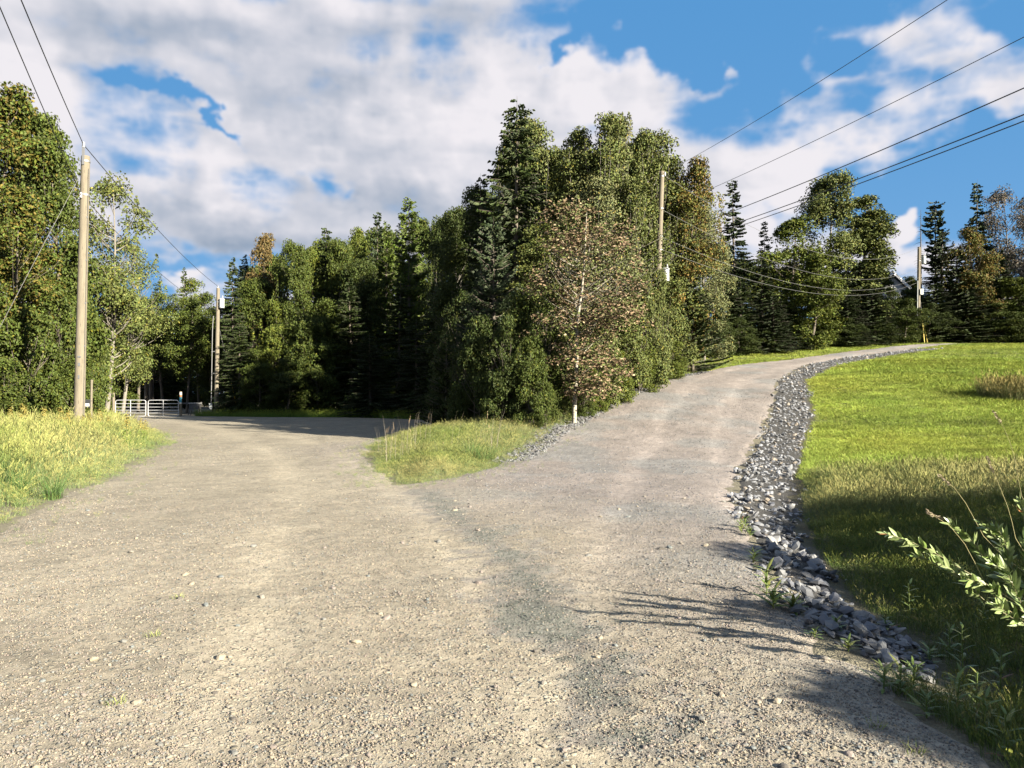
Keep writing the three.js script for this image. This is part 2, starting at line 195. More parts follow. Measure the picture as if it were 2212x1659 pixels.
const road = mesh('gravel_road', sheet((x, d) => gravelSd(x, d) > -0.25 && d > -50 && Math.abs(x) < 95 && d < 90, (x, d) => { const g = gravelSd(x, d); return groundH(x, d) + clamp(g * 0.2, -0.06, 0.03) + roadWear(x, d) * sstep(0, 0.5, g); },
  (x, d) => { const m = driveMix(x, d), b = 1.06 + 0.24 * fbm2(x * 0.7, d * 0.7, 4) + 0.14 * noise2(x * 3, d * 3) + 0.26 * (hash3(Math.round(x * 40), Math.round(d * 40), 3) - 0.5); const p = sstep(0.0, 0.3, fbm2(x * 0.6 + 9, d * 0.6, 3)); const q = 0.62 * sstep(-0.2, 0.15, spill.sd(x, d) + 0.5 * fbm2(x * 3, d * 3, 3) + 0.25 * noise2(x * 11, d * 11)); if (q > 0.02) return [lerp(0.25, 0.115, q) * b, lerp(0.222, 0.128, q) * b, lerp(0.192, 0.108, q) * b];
    const tr = b * (0.96 + 0.24 * tracks(x, d)); return [lerp(0.278, lerp(0.25, 0.215, p), m) * tr, lerp(0.243, lerp(0.216, 0.206, p), m) * tr, lerp(0.184, lerp(0.198, 0.2, p), m) * tr]; }, GT),
  new THREE.MeshStandardMaterial({ vertexColors: true, map: gravelMap, bumpMap: gravelBump, bumpScale: 0.02, roughness: 0.95 }), null, 'structure');

// ── stones ──
function stoneGeo(seed, flat, detail = 1, jag = 0.28) {
  const r = rngOf(seed), g = new THREE.IcosahedronGeometry(1, detail), p = g.attributes.position, cuts = [];
  for (let k = 0; k < 9; k++) { const v = V(r() - 0.5, (r() - 0.5) * 1.2, r() - 0.5).normalize(); cuts.push([v, 0.55 + 0.4 * r()]); }
  for (let i = 0; i < p.count; i++) { const v = V(p.getX(i), p.getY(i), p.getZ(i)); for (const [n, c] of cuts) { const q = v.dot(n); if (q > c) v.addScaledVector(n, (c - q) * 0.95); } const s = 1 + jag * noise3(v.x * 1.7 + seed, v.y * 1.7, v.z * 1.7); p.setXYZ(i, v.x * s, v.y * s * flat, v.z * s * (0.65 + 0.1 * (seed % 3))); }
  g.deleteAttribute('uv'); g.computeVertexNormals(); return g;
}
const shard = (seed) => { const r = rngOf(seed), g = new THREE.IcosahedronGeometry(1, 0), p = g.attributes.position, mv = new Map(); for (let i = 0; i < p.count; i++) { const k = [p.getX(i), p.getY(i), p.getZ(i)].map((v) => v.toFixed(2)).join(); if (!mv.has(k)) mv.set(k, [0.6 + 0.65 * r(), 0.75 + 0.5 * r(), 0.6 + 0.65 * r()]); const q = mv.get(k); p.setXYZ(i, p.getX(i) * q[0], p.getY(i) * q[1] * (0.3 + 0.05 * (seed % 4)), p.getZ(i) * q[2] * 0.72); } g.deleteAttribute('uv'); g.computeVertexNormals(); return g; };
const slabs = [1, 2, 3, 4, 5, 6, 7, 8].map((s) => shard(s * 13 + 2));
const pebbles = [1, 2, 3, 4].map((s) => { const r = rngOf(s * 7 + 3), g = new THREE.IcosahedronGeometry(1, 1), p = g.attributes.position; for (let i = 0; i < p.count; i++) { const v = V(p.getX(i), p.getY(i), p.getZ(i)), k = 1 + 0.3 * noise3(v.x * 1.5 + s * 9, v.y * 1.5, v.z * 1.5); p.setXYZ(i, v.x * k, v.y * k * 0.6, v.z * k * (0.6 + 0.3 * r() * 0 + 0.1 * s)); } g.deleteAttribute('uv'); g.computeVertexNormals(); return g; });
const slate = [[0.11, 0.116, 0.128], [0.08, 0.084, 0.093], [0.145, 0.15, 0.158], [0.10, 0.10, 0.11], [0.19, 0.19, 0.188], [0.095, 0.10, 0.116]].map(([r, g, b]) => new THREE.MeshStandardMaterial({ color: lin(r, g, b), roughness: 0.72 }));
const tmpM = new THREE.Matrix4(), tmpQ = new THREE.Quaternion(), tmpE = new THREE.Euler(), ONE = V(1, 1, 1);
const place = (x, y, z, rx, ry, rz, sx, sy = sx, sz = sx) => tmpM.compose(V(x, y, z), tmpQ.setFromEuler(tmpE.set(rx, ry, rz)), V(sx, sy, sz)).clone();
function copies(name, geo, mat, list, parent) {           // list of [Matrix4, Color?]
  const m = new THREE.InstancedMesh(geo, mat, list.length); m.name = parent ? name : numbered(name); list.forEach(([x, c], i) => { m.setMatrixAt(i, x); if (c) m.setColorAt(i, c); });
  m.castShadow = m.receiveShadow = true; m.userData.kind = 'stuff'; (parent ?? scene).add(m); return m;
}
const strip = mesh('stone_strip', sheet((x, d) => { const b = riprap.bb; return x > b[0] - 1 && x < b[2] + 1 && d > b[1] - 1 && d < b[3] + 1 && riprap.sd(x, d) > -0.1; }, (x, d) => surfaceH(x, d) + clamp((riprap.sd(x, d) - 0.14 + 0.12 * noise2(x * 4, d * 4)) * 0.25, -0.03, 0.02) + 0.004, () => [0.075, 0.072, 0.07], 0.9),
  new THREE.MeshStandardMaterial({ vertexColors: true, map: soilMap, bumpMap: soilBump, bumpScale: 0.03, roughness: 1 }), null, 'structure');
{
  const r = rngOf(77), all = [];
  const b = riprap.bb;
  for (let k = 0; k < 210000; k++) {
    const x = lerp(b[0] - 0.4, b[2] + 0.4, r()), d = b[1] - 0.3 + (b[3] - b[1] + 0.6) * Math.pow(r(), 2.3), s = riprap.sd(x, d) + 0.22 * noise2(x * 2, d * 2);
    if (s < 0.03 || (s < 0.16 && r() > 0.45)) continue;
    if (d > 26 && r() > 0.75) continue;
    const size = (0.022 + 0.062 * Math.pow(r(), 2.8)) * (s < 0.1 ? 0.75 : 1) * (d > 25 ? 1.15 : 1);
    all.push([x, d, size, r()]);
  }
  all.sort((p, q) => q[2] / q[1] - p[2] / p[1]);
  const rest = slabs.slice(0, 4).map(() => []);
  all.forEach(([x, d, size, q], i) => {
    const y = surfaceH(x, d) + size * (0.15 + 0.9 * q * q), rot = [(r() - 0.5) * 1.5, r() * 6.28, (r() - 0.5) * 1.5];
    if (i < 290) { const m = mesh('stone', slabs[i % 7], slate[(r() * 6) | 0], strip); m.position.set(x, y, -d); m.rotation.set(...rot); m.scale.setScalar(size * 0.95); }
    else rest[i % 4].push([place(x, y, -d, ...rot, size), (r() < 0.12 ? lin(1.2, 1.03, 0.84) : lin(0.95, 0.985, 1.06)).multiplyScalar(0.09 + 0.14 * r() + (r() < 0.06 ? 0.08 : 0))]);
  });
  const rm = new THREE.MeshStandardMaterial({ roughness: 0.75 });
  rest.forEach((l, i) => copies('small_stones', slabs[i], rm, l, strip));
}
{
  // loose stones on the gravel: the largest singly, the rest joined
  const r = rngOf(5), lists = pebbles.map(() => []), big = [];
  const tones = [[0.24, 0.21, 0.155], [0.20, 0.18, 0.15], [0.25, 0.215, 0.16], [0.15, 0.15, 0.138], [0.19, 0.16, 0.14], [0.13, 0.142, 0.138], [0.10, 0.09, 0.078]];
  const mats = tones.map(([a, b, c]) => new THREE.MeshStandardMaterial({ color: lin(a, b, c), roughness: 0.9 }));
  for (let k = 0; k < 300000; k++) {
    const d = 2.3 + 27 * Math.pow(r(), 1.7), x = (r() * 2 - 1) * 0.72 * (d + 0.4);
    if (gravelSd(x, d) < 0.05) continue;
    const m = driveMix(x, d), patch = fbm2(x * 0.9 + 3, d * 0.9, 3), dens = (0.16 + 0.34 * m + 0.55 * patch) * (1 - 0.75 * tracks(x, d)); if (r() > dens) continue;
    const s = (0.003 + 0.006 * Math.pow(r(), 3)) * (1 + d * 0.04) + (r() < 0.05 ? 0.010 * r() : 0); const t = tones[(r() * 7) | 0], y = surfaceH(x, d);
    lists[k & 3].push([place(x, y + s * 0.15, -d, (r() - 0.5) * 0.5, r() * 6.28, (r() - 0.5) * 0.5, s), lin(t[0] * lerp(1, 0.86, m), t[1] * lerp(1, 0.9, m), t[2] * lerp(1, 1.05, m)).multiplyScalar(0.75 + 0.4 * r())]);
  }
  const grit = [];
  for (let k = 0; k < 330000; k++) {
    const d = 2.5 + 8.5 * Math.pow(r(), 1.5), x = (r() * 2 - 1) * 0.72 * (d + 0.3); if (gravelSd(x, d) < 0.03) continue;
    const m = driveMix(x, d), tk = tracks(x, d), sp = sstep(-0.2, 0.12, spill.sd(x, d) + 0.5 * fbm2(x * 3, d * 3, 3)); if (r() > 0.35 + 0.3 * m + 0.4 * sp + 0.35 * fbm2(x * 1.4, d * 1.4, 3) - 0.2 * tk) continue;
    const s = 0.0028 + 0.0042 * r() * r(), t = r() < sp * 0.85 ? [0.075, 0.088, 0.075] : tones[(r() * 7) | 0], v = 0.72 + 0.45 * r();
    grit.push([place(x, surfaceH(x, d) + s * 0.2, -d, r() * 3, r() * 6.28, r() * 3, s), lin(t[0] * lerp(1.05, 0.95, m) * v, t[1] * v, t[2] * lerp(1, 1.08, m) * v)]);
  }
  copies('fine_grit', new THREE.IcosahedronGeometry(1, 0), new THREE.MeshStandardMaterial({ roughness: 0.95, flatShading: true }), grit, road);
  for (let k = 0; k < 400 && big.length < 170; k++) {
    const d = 2.5 + 9 * Math.pow(r(), 1.5), x = (r() * 2 - 1) * 0.7 * d; if (gravelSd(x, d) < 0.1 || r() > 0.35 + 0.5 * driveMix(x, d) + 0.7 * fbm2(x * 0.7, d * 0.7, 2)) continue;
    const s = 0.011 + 0.020 * Math.pow(r(), 3), o = mesh('stone', pebbles[k & 3], mats[(r() * 7) | 0], road); o.position.set(x, surfaceH(x, d) + s * 0.2, -d); o.rotation.set((r() - 0.5) * 0.6, r() * 6.28, (r() - 0.5) * 0.6); o.scale.set(s * (1 + 0.5 * r()), s, s); big.push(o);
  }
  const edge = []; for (let k = 0; k < 2600; k++) { const t = r(), a = t * (islandEdge.length - 2) , i = Math.min(islandEdge.length - 3, a | 0), f = a - i, x = lerp(islandEdge[i][0], islandEdge[i + 1][0], f) + (r() - 0.4) * 0.9, d = lerp(islandEdge[i][1], islandEdge[i + 1][1], f) + (r() - 0.5) * 0.5, s = 0.03 + 0.05 * r() * r(); edge.push([place(x, surfaceH(x, d) + s * 0.2, -d, (r() - 0.5) * 1.2, r() * 6.28, (r() - 0.5) * 1.2, s), lin(0.98, 1, 1.03).multiplyScalar(0.05 + 0.13 * r())]); }
  copies('edge_stones', slabs[3], new THREE.MeshStandardMaterial({ roughness: 0.8 }), edge, road);
  const pm = new THREE.MeshStandardMaterial({ roughness: 0.92 });
  lists.forEach((l, i) => copies('gravel_stones', pebbles[i], pm, l, road));
}
// ───────────────────────── trees ─────────────────────────
const unit = (r) => { const z = r() * 2 - 1, a = r() * 6.2832, s = Math.sqrt(1 - z * z); return [s * Math.cos(a), z, s * Math.sin(a)]; };
const norm = (v) => { const l = Math.hypot(...v) || 1; return [v[0] / l, v[1] / l, v[2] / l]; };
const cross = (a, b) => [a[1] * b[2] - a[2] * b[1], a[2] * b[0] - a[0] * b[2], a[0] * b[1] - a[1] * b[0]];
function leafAt(F, p, n, along, L, wd, col) {             // a leaf folded along its midrib
  let s = norm(cross(n, along)); const t = cross(s, n), a = [p[0] - t[0] * L * 0.5, p[1] - t[1] * L * 0.5, p[2] - t[2] * L * 0.5], b = [p[0] + t[0] * L * 0.5, p[1] + t[1] * L * 0.5, p[2] + t[2] * L * 0.5], k = 0.16 * L;
  const l = [p[0] + s[0] * wd + n[0] * k, p[1] + s[1] * wd + n[1] * k, p[2] + s[2] * wd + n[2] * k], q = [p[0] - s[0] * wd + n[0] * k, p[1] - s[1] * wd + n[1] * k, p[2] - s[2] * wd + n[2] * k];
  F.tri(a, b, l, col); F.tri(a, q, b, col);
}
const PROFILE = {
  oval: (u) => Math.pow(clamp(1 - Math.pow(u, 4)), 0.55) * (0.7 + 0.3 * clamp(u * 2.5)),
  egg: (u) => Math.pow(Math.sin(Math.PI * clamp(0.1 + 0.86 * Math.pow(u, 0.85))), 0.75),
  column: (u) => Math.pow(clamp(u * 5 + 0.35), 0.7) * Math.pow(clamp(1.04 - u), 0.42) * (0.9 + 0.1 * Math.sin(u * 9)),
  shrub: (u) => Math.pow(clamp(1.02 - u), 0.45) * (0.75 + 0.35 * clamp(u * 3)),
  round: (u) => Math.pow(Math.max(0, 1 - (2 * u - 0.95) ** 2), 0.5),
  taper: (u) => Math.pow(clamp(1 - u), 0.6) * (0.7 + 0.3 * clamp(u * 3)) + 0.05,
  cone: (u) => Math.pow(clamp(1.02 - u), 0.75),
};
const leafTint = { green: (r) => { const v = 0.62 + 0.75 * r() * r() + 0.1 * r(), w = r(); return w < 0.035 ? [v * 1.9, v * 1.35, v * 0.9] : [v * (0.9 + 0.28 * w), v, v * (0.85 + 0.3 * r())]; },
  turning: (r) => { const v = 0.6 + 0.8 * r(), w = r(); return w < 0.36 ? [v * 1.75, v * 1.0, v * 1.1] : [v * (0.9 + 0.3 * r()), v, v * 0.9]; },
  brown: (r) => { const w = r(), v = 0.6 + 0.7 * r(); return w < 0.07 ? [v * 1.6, v * 1.65, v * 1.5] : w < 0.42 ? [v * 0.5, v * 0.74, v * 0.36] : [v * 0.95, v * 0.84, v * 0.76]; } };
function broadleaf({ seed, H, R, cb, nC, nL, cr, L, prof = 'oval', tint = 'green', inner = 0.4, trunkR = 0.1, shoots = 0, lean = 0.04, limbs = 26, flat = 0.8, stems = 1, lobesN, lobeR = 0.36 }) {
  const r = rngOf(seed), F = new Faces(), P = PROFILE[prof], cl = [], T = leafTint[tint], wood = [];
  const bend = (t) => [lean * H * Math.sin(t * 2.2 + seed), 0, lean * H * Math.cos(t * 1.9 + seed * 2) - lean * H * Math.cos(seed * 2)].map((v, i) => (i === 0 ? v - lean * H * Math.sin(seed) : v));
  const lobes = [], nLb = lobesN ?? Math.round(nC / 9);
  for (let g = 0; lobes.length < nLb && g < 5000; g++) { const u = r(), p = P(u); if (r() > p + 0.1) continue; const a = r() * 6.2832, lr = R * lobeR * (0.65 + 0.7 * r()) * (0.55 + 0.45 * p), rr = Math.max(0, R * p * (0.8 + 0.5 * noise3(Math.cos(a) * 1.6 + seed, u * 4, Math.sin(a) * 1.6)) - lr * 0.75) * (inner + (1 - inner) * Math.sqrt(r())), t = cb + (0.985 - cb) * u, b = bend(t); lobes.push([b[0] + Math.cos(a) * rr, Math.min(t * H, H - lr * 0.8), b[2] + Math.sin(a) * rr, lr, a]); }
  while (cl.length < nC) { const [lx, ly, lz, lr, a] = lobes[(r() * lobes.length) | 0], e = unit(r), dv = norm([e[0] + Math.cos(a) * 0.45, e[1] + 0.35, e[2] + Math.sin(a) * 0.45]), k = lr * (0.45 + 0.85 * r() * (0.6 + 0.4 * r())); cl.push([lx + dv[0] * k, Math.max(0.02 * H, ly + dv[1] * k * 0.85), lz + dv[2] * k, cr * (0.55 + 0.6 * r()), a]); }
  for (const [x, y, z, q] of cl) { const hue = 0.86 + 0.28 * r(); const n = Math.round(nL * q * q / (cr * cr));
    for (let k = 0; k < n; k++) { const d = unit(r); if (d[1] < -0.15 && r() < 0.65) d[1] = -d[1]; const rad = q * (0.3 + 0.7 * Math.sqrt(r())), p = [x + d[0] * rad, y + d[1] * rad * flat, z + d[2] * rad], e = unit(r), c = T(r); const nn = norm([d[0] * 0.6 + e[0] * 0.8 + x / R * 0.35, d[1] * 0.5 + e[1] * 0.8 + 0.42, d[2] * 0.6 + e[2] * 0.8 + z / R * 0.35]), w = unit(r); leafAt(F, p, nn, [w[0], w[1] - 0.6, w[2]], L * (0.7 + 0.6 * r()), L * 0.34 * (0.8 + 0.4 * r()), [c[0] * hue, c[1] * hue, c[2] * hue]); } }
  for (let k = 0; k < shoots; k++) { const a = r() * 6.28, u = 0.45 + 0.45 * r(), rr = R * P(Math.min(u, 0.96)) * 0.95 * Math.sqrt(r()), b = bend(1), x0 = b[0] + Math.cos(a) * rr, z0 = b[2] + Math.sin(a) * rr, y0 = (cb + (1 - cb) * u) * H - 0.3, hh = H * (0.05 + 0.09 * r()); { const ty = Math.max(0.15 * H, y0 - 0.8 * rr - 0.3), tb = bend(ty / H); wood.push(tube([V(tb[0], ty, tb[2]), V(x0, y0, z0), V(x0 + 0.05, y0 + hh, z0)], (t) => 0.022 * (1.1 - t), 4, 4)); } for (let q = 0; q < 46; q++) { const t = r(), d = unit(r), s = 0.05 + 0.28 * (1 - t), c = T(r); leafAt(F, [x0 + d[0] * s, y0 + t * hh, z0 + d[2] * s], norm([d[0], d[1] + 0.3, d[2]]), unit(r), L * (0.7 + 0.5 * r()), L * 0.33, c); } }
  for (let s = 0; s < stems; s++) { const ox = stems > 1 ? (r() - 0.5) * 0.5 : 0, oz = stems > 1 ? (r() - 0.5) * 0.5 : 0, sx = stems > 1 ? (r() - 0.5) * R : 0, sz = stems > 1 ? (r() - 0.5) * R : 0; wood.push(tube([0, 0.2, 0.4, 0.6, 0.8, 0.96].map((t) => { const b = bend(t); return V(b[0] + ox + sx * t, t * H * (stems > 1 ? 0.85 : 1), b[2] + oz + sz * t); }), (t) => trunkR * (stems > 1 ? 0.5 : 1) * (1.04 - t * 0.94), 8, 14)); }
  for (let k = 0; k < limbs; k++) { const c = cl[(r() * cl.length) | 0], ty = Math.max(0.12 * H, c[1] - (0.25 + 0.5 * r()) * Math.hypot(c[0], c[2]) - 0.2), b = bend(ty / H), m = V(lerp(b[0], c[0], 0.5), lerp(ty, c[1], 0.36), lerp(b[2], c[2], 0.5)); wood.push(tube([V(b[0], ty, b[2]), m, V(c[0], c[1], c[2])], (t) => trunkR * 0.34 * (1 - ty / H * 0.5) * (1.05 - t * 0.9), 5, 5)); }
  return { H, R, wood: mergeGeometries(wood), crown: F.geo() };
}
function conifer({ seed, H, R, gap = 0.34, n = 7, droop = 0.35, lift = 0.0, twig = 0.34, dens = 1, power = 0.72, tw = 0.045, ragged = 0.25, start = 0.03, dead = 0 }) {
  const r = rngOf(seed), F = new Faces(), wood = [tube([V(0, 0, 0), V(0, H * 0.5, 0), V(0.04, H, 0)], (t) => 0.013 * H * (1.02 - t), 7, 8)];
  for (let y = start * H; y < H * 0.985; y += gap * (0.6 + 0.5 * (1 - y / H)) * (0.8 + 0.4 * r())) {
    const t = y / H, len0 = R * Math.pow(1 - t, power) * (t < 0.1 ? 0.8 + 2 * t : 1) + 0.12, nb = Math.max(4, Math.round(n * (0.65 + 0.5 * (1 - t))));
    for (let b = 0; b < nb; b++) {
      const yb = y + (r() - 0.5) * gap * 1.5, a = r() * 6.2832, len = len0 * (r() < 0.08 ? 0.55 : 1) * (1 - ragged + 2 * ragged * r() * (0.6 + 0.6 * noise2(Math.cos(a) * 1.5 + seed, y * 0.7 + Math.sin(a)))), ca = Math.cos(a), sa = Math.sin(a), dr = (droop * (1 - t) - lift) * (0.6 + 0.8 * r()), tip = 0.22 * len;
      const at = (s) => [ca * len * s, yb - dr * len * s * s * 0.9 + (s > 0.6 ? (s - 0.6) * (s - 0.6) * tip * 3 : 0) + lift * len * s * 0.3, sa * len * s];
      if (len > 0.5) wood.push(tube([V(...at(0)), V(...at(0.5)), V(...at(0.95))], (s) => 0.008 + 0.016 * (1 - s) * Math.min(1, len / 2), 4, 2));
      const hue = 0.8 + 0.4 * r(), m = Math.max(4, Math.round(len * 13 * dens));
      for (let k = 0; k < m; k++) {
        const s = 0.12 + 0.88 * ((k + r()) / m), p = at(s), side = k & 1 ? 1 : -1, tl = twig * (0.55 + 0.6 * r()) * (0.45 + 0.75 * (1 - s)) * Math.min(1, 0.4 + len * 0.5) + 0.05, sa2 = side * (0.55 + 0.5 * r()), ax = [ca * Math.cos(sa2) - sa * Math.sin(sa2), -0.22 - 0.35 * r() + lift, sa * Math.cos(sa2) + ca * Math.sin(sa2)], v = hue * (0.7 + 0.6 * r()), col = [v * (0.9 + 0.25 * r()), v, v * 0.9], w = tw * (0.8 + 0.5 * r());
        const e = [p[0] + ax[0] * tl, p[1] + ax[1] * tl, p[2] + ax[2] * tl], mid = [lerp(p[0], e[0], 0.45), lerp(p[1], e[1], 0.45), lerp(p[2], e[2], 0.45)], sd = norm(cross(ax, [0, 1, 0])), up = norm(cross(sd, ax));
        const L1 = [mid[0] + sd[0] * w, mid[1] + sd[1] * w, mid[2] + sd[2] * w], L2 = [mid[0] - sd[0] * w, mid[1] - sd[1] * w, mid[2] - sd[2] * w], U1 = [mid[0] + up[0] * w, mid[1] + up[1] * w, mid[2] + up[2] * w], U2 = [mid[0] - up[0] * w, mid[1] - up[1] * w, mid[2] - up[2] * w];
        F.tri(p, L1, e, col); F.tri(p, e, L2, col); F.tri(p, U1, e, col); F.tri(p, e, U2, col);
      }
    }
  }
  return { H, R, wood: mergeGeometries(wood), crown: F.geo() };
}
function snag({ seed, H, R }) { const r = rngOf(seed), wood = [tube([V(0, 0, 0), V(0.05, H * 0.5, 0), V(0.1, H, 0)], (t) => 0.012 * H * (1.03 - t) + 0.004, 6, 8)]; for (let y = H * 0.2; y < H * 0.98; y += 0.16) { const a = r() * 6.28, l = R * Math.pow(1 - y / H, 0.7) * (0.5 + 0.6 * r()) + 0.1, c = Math.cos(a), s = Math.sin(a); wood.push(tube([V(0.1 * y / H, y, 0), V(c * l * 0.5, y - 0.1 * l + 0.02, s * l * 0.5), V(c * l, y - 0.32 * l, s * l)], (t) => 0.016 * (1.15 - t), 4, 3)); } return { H, R, wood: mergeGeometries(wood) }; }

const VAR = {
  aspenA: broadleaf({ seed: 21, H: 11, R: 1.9, cb: 0.06, nC: 300, nL: 92, cr: 0.48, L: 0.115, prof: 'column', shoots: 32, trunkR: 0.1 }),
  aspenB: broadleaf({ seed: 33, H: 11, R: 2.0, cb: 0.06, nC: 300, nL: 92, cr: 0.50, L: 0.115, prof: 'oval', shoots: 36, trunkR: 0.1, lean: 0.06 }),
  aspenC: broadleaf({ seed: 39, H: 11, R: 2.1, cb: 0.06, nC: 280, nL: 92, cr: 0.44, L: 0.115, prof: 'taper', shoots: 40, trunkR: 0.1, lean: 0.05, lobeR: 0.3 }),
  dying: broadleaf({ seed: 45, H: 7.4, R: 1.75, cb: 0.14, nC: 300, nL: 46, cr: 0.30, L: 0.08, prof: 'egg', tint: 'brown', inner: 0.1, lobesN: 40, lobeR: 0.3, trunkR: 0.085, limbs: 46, lean: 0.03, shoots: 32 }),
  shrubA: broadleaf({ seed: 51, H: 4, R: 1.7, cb: 0.02, nC: 190, nL: 100, cr: 0.42, L: 0.105, prof: 'shrub', trunkR: 0.05, stems: 5, limbs: 22, shoots: 24 }),
  shrubB: broadleaf({ seed: 57, H: 4, R: 1.6, cb: 0.02, nC: 175, nL: 100, cr: 0.44, L: 0.105, prof: 'shrub', trunkR: 0.05, stems: 4, limbs: 22, shoots: 32 }),
  mapleA: broadleaf({ seed: 61, H: 14, R: 3.2, cb: 0.04, nC: 370, nL: 80, cr: 0.74, L: 0.19, prof: 'oval', trunkR: 0.16, shoots: 24 }),
  mapleB: broadleaf({ seed: 67, H: 14, R: 3.2, cb: 0.04, nC: 340, nL: 84, cr: 0.76, L: 0.19, prof: 'column', trunkR: 0.16, lean: 0.05, shoots: 20 }),
  turning: broadleaf({ seed: 71, H: 14, R: 3.2, cb: 0.04, nC: 370, nL: 80, cr: 0.74, L: 0.18, prof: 'oval', tint: 'turning', trunkR: 0.16, shoots: 20 }),
  birch: broadleaf({ seed: 73, H: 13, R: 3.0, cb: 0.15, nC: 210, nL: 80, cr: 0.7, L: 0.16, prof: 'round', trunkR: 0.14, limbs: 60, shoots: 24, inner: 0.25 }),
  poplar: broadleaf({ seed: 77, H: 16, R: 2.5, cb: 0.08, nC: 380, nL: 76, cr: 0.68, L: 0.19, prof: 'column', trunkR: 0.17, shoots: 20 }),
  woodland: broadleaf({ seed: 97, H: 14, R: 3.4, cb: 0.34, nC: 240, nL: 84, cr: 0.8, L: 0.19, prof: 'round', trunkR: 0.16, limbs: 40 }),
  domeTree: broadleaf({ seed: 79, H: 11, R: 3.2, cb: 0.02, nC: 310, nL: 84, cr: 0.7, L: 0.19, prof: 'round', trunkR: 0.16, shoots: 16 }),
  spruceA: conifer({ seed: 81, H: 12, R: 2.3, gap: 0.3, n: 8, dens: 1.15, ragged: 0.32, twig: 0.32 }),
  spruceYoung: conifer({ seed: 83, H: 6.5, R: 1.9, gap: 0.24, n: 8, lift: 0.3, droop: 0.3, twig: 0.30, dens: 1.2, tw: 0.04 }),
  spruceB: conifer({ seed: 85, H: 15, R: 2.4, gap: 0.36, n: 8, twig: 0.42, tw: 0.06, dens: 0.95, ragged: 0.3 }),
  fir: conifer({ seed: 87, H: 15, R: 2.2, gap: 0.42, n: 7, droop: 0.15, twig: 0.45, tw: 0.07, dens: 0.9, power: 0.7, ragged: 0.35 }),
  larch: conifer({ seed: 89, H: 15, R: 3.0, gap: 0.3, n: 8, droop: 0.1, lift: 0.18, twig: 0.55, tw: 0.05, dens: 0.9, power: 0.62, ragged: 0.35 }),
  crownFir: conifer({ seed: 91, H: 15, R: 1.5, gap: 0.4, n: 8, droop: 0.0, lift: 0.15, twig: 0.5, tw: 0.08, dens: 1.1, power: 0.35, start: 0.55, ragged: 0.4 }),
  snagA: snag({ seed: 93, H: 9, R: 1.1 }), snagB: snag({ seed: 95, H: 10, R: 0.9 }),
};
const leafMat = (r, g, b) => new THREE.MeshPhysicalMaterial({ color: lin(r, g, b).multiplyScalar(0.9), vertexColors: true, roughness: 0.6, side: THREE.DoubleSide, specularIntensity: 0.3 });
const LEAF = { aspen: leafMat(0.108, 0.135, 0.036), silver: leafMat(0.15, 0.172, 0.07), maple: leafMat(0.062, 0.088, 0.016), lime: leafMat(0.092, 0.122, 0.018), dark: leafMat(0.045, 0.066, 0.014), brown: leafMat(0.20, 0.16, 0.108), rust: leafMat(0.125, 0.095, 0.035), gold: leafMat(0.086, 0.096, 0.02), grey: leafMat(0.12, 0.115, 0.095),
  spruce: leafMat(0.036, 0.055, 0.016), blue: leafMat(0.042, 0.062, 0.030), larch: leafMat(0.075, 0.112, 0.018), fir: leafMat(0.032, 0.050, 0.019) };
const barkMap = dataTex(256, (i, j) => { const v = clamp(165 + 90 * fbm2(i / 5, j / 26, 4), 30, 255); return [v, v * 0.97, v * 0.92]; });
const bark = new THREE.MeshStandardMaterial({ color: lin(0.16, 0.14, 0.115), map: barkMap, roughness: 0.95 }), paleBark = new THREE.MeshStandardMaterial({ color: lin(0.25, 0.235, 0.205), map: barkMap, roughness: 0.9 }), deadBark = new THREE.MeshStandardMaterial({ color: lin(0.17, 0.15, 0.125), map: barkMap, roughness: 0.95 });
const treeR = rngOf(4242);
// a tree is placed by the column and row of its top and its half width in the measured view, at the distance d of the ground it stands on
function tree(name, v, mat, dx, dy, hw, d, label, group, { wood = bark, turn, footShift = 0, sink = 0.08 } = {}) {
  const v0 = VAR[v], [rx, ry, rd] = rayOf(dx * D2P, dy * D2P), k = d / rd, x = rx * k + footShift, top = EYE + ry * k, y = groundH(x, d) - sink, g = thing(name, label, name.includes('shrub') ? 'shrub' : 'tree', x, y, d, turn ?? treeR() * 6.28, group);
  const sc = (hw * D2P / FPX * d) / v0.R * (/spruce[AB]|fir/.test(v) ? 1.18 : 1), sy = (top - y) / v0.H; g.scale.set(sc, sy, sc);
  mesh('trunk', v0.wood, wood, g); if (v0.crown) mesh('crown', v0.crown, mat, g, 'stuff'); g.rotation.z = (treeR() - 0.5) * 0.05; g.rotation.x = (treeR() - 0.5) * 0.05;
  return g;
}
const treeLabel = (v, m, where) => (v === 'domeTree' ? 'low round ' : v === 'mapleB' ? 'columnar ' : 'oval ') + ({ maple: 'mid green', lime: 'bright green', dark: 'dark green' })[m] + ' tree ' + where;
// left of the road, behind the tall grass
const GL = 'trees behind the roadside pole';
tree('maple_tree', 'turning', LEAF.maple, -25, 178, 150, 31, 'tall maple with rusty red leaves among green, behind roadside pole', GL);
tree('maple_tree', 'mapleA', LEAF.maple, 70, 232, 120, 35, 'tall green maple rising between rusty maple and pole', GL);
tree('maple_tree', 'turning', LEAF.maple, 25, 420, 120, 28.5, 'lower rusty leaved maple in front of tall green maple', GL);
tree('maple_tree', 'mapleB', LEAF.maple, 128, 318, 105, 32, 'green maple with its crown directly behind pole top', GL);
tree('birch_tree', 'birch', LEAF.aspen, 232, 378, 112, 40, 'loose crowned birch with pale limbs leaning over the lane', null, { wood: paleBark });
tree('birch_tree', 'birch', LEAF.aspen, 268, 512, 84, 57, 'small sparse birch with sky showing through, beside larger birch', null, { wood: paleBark });
const GS = 'shrubs under the trees behind the roadside pole';
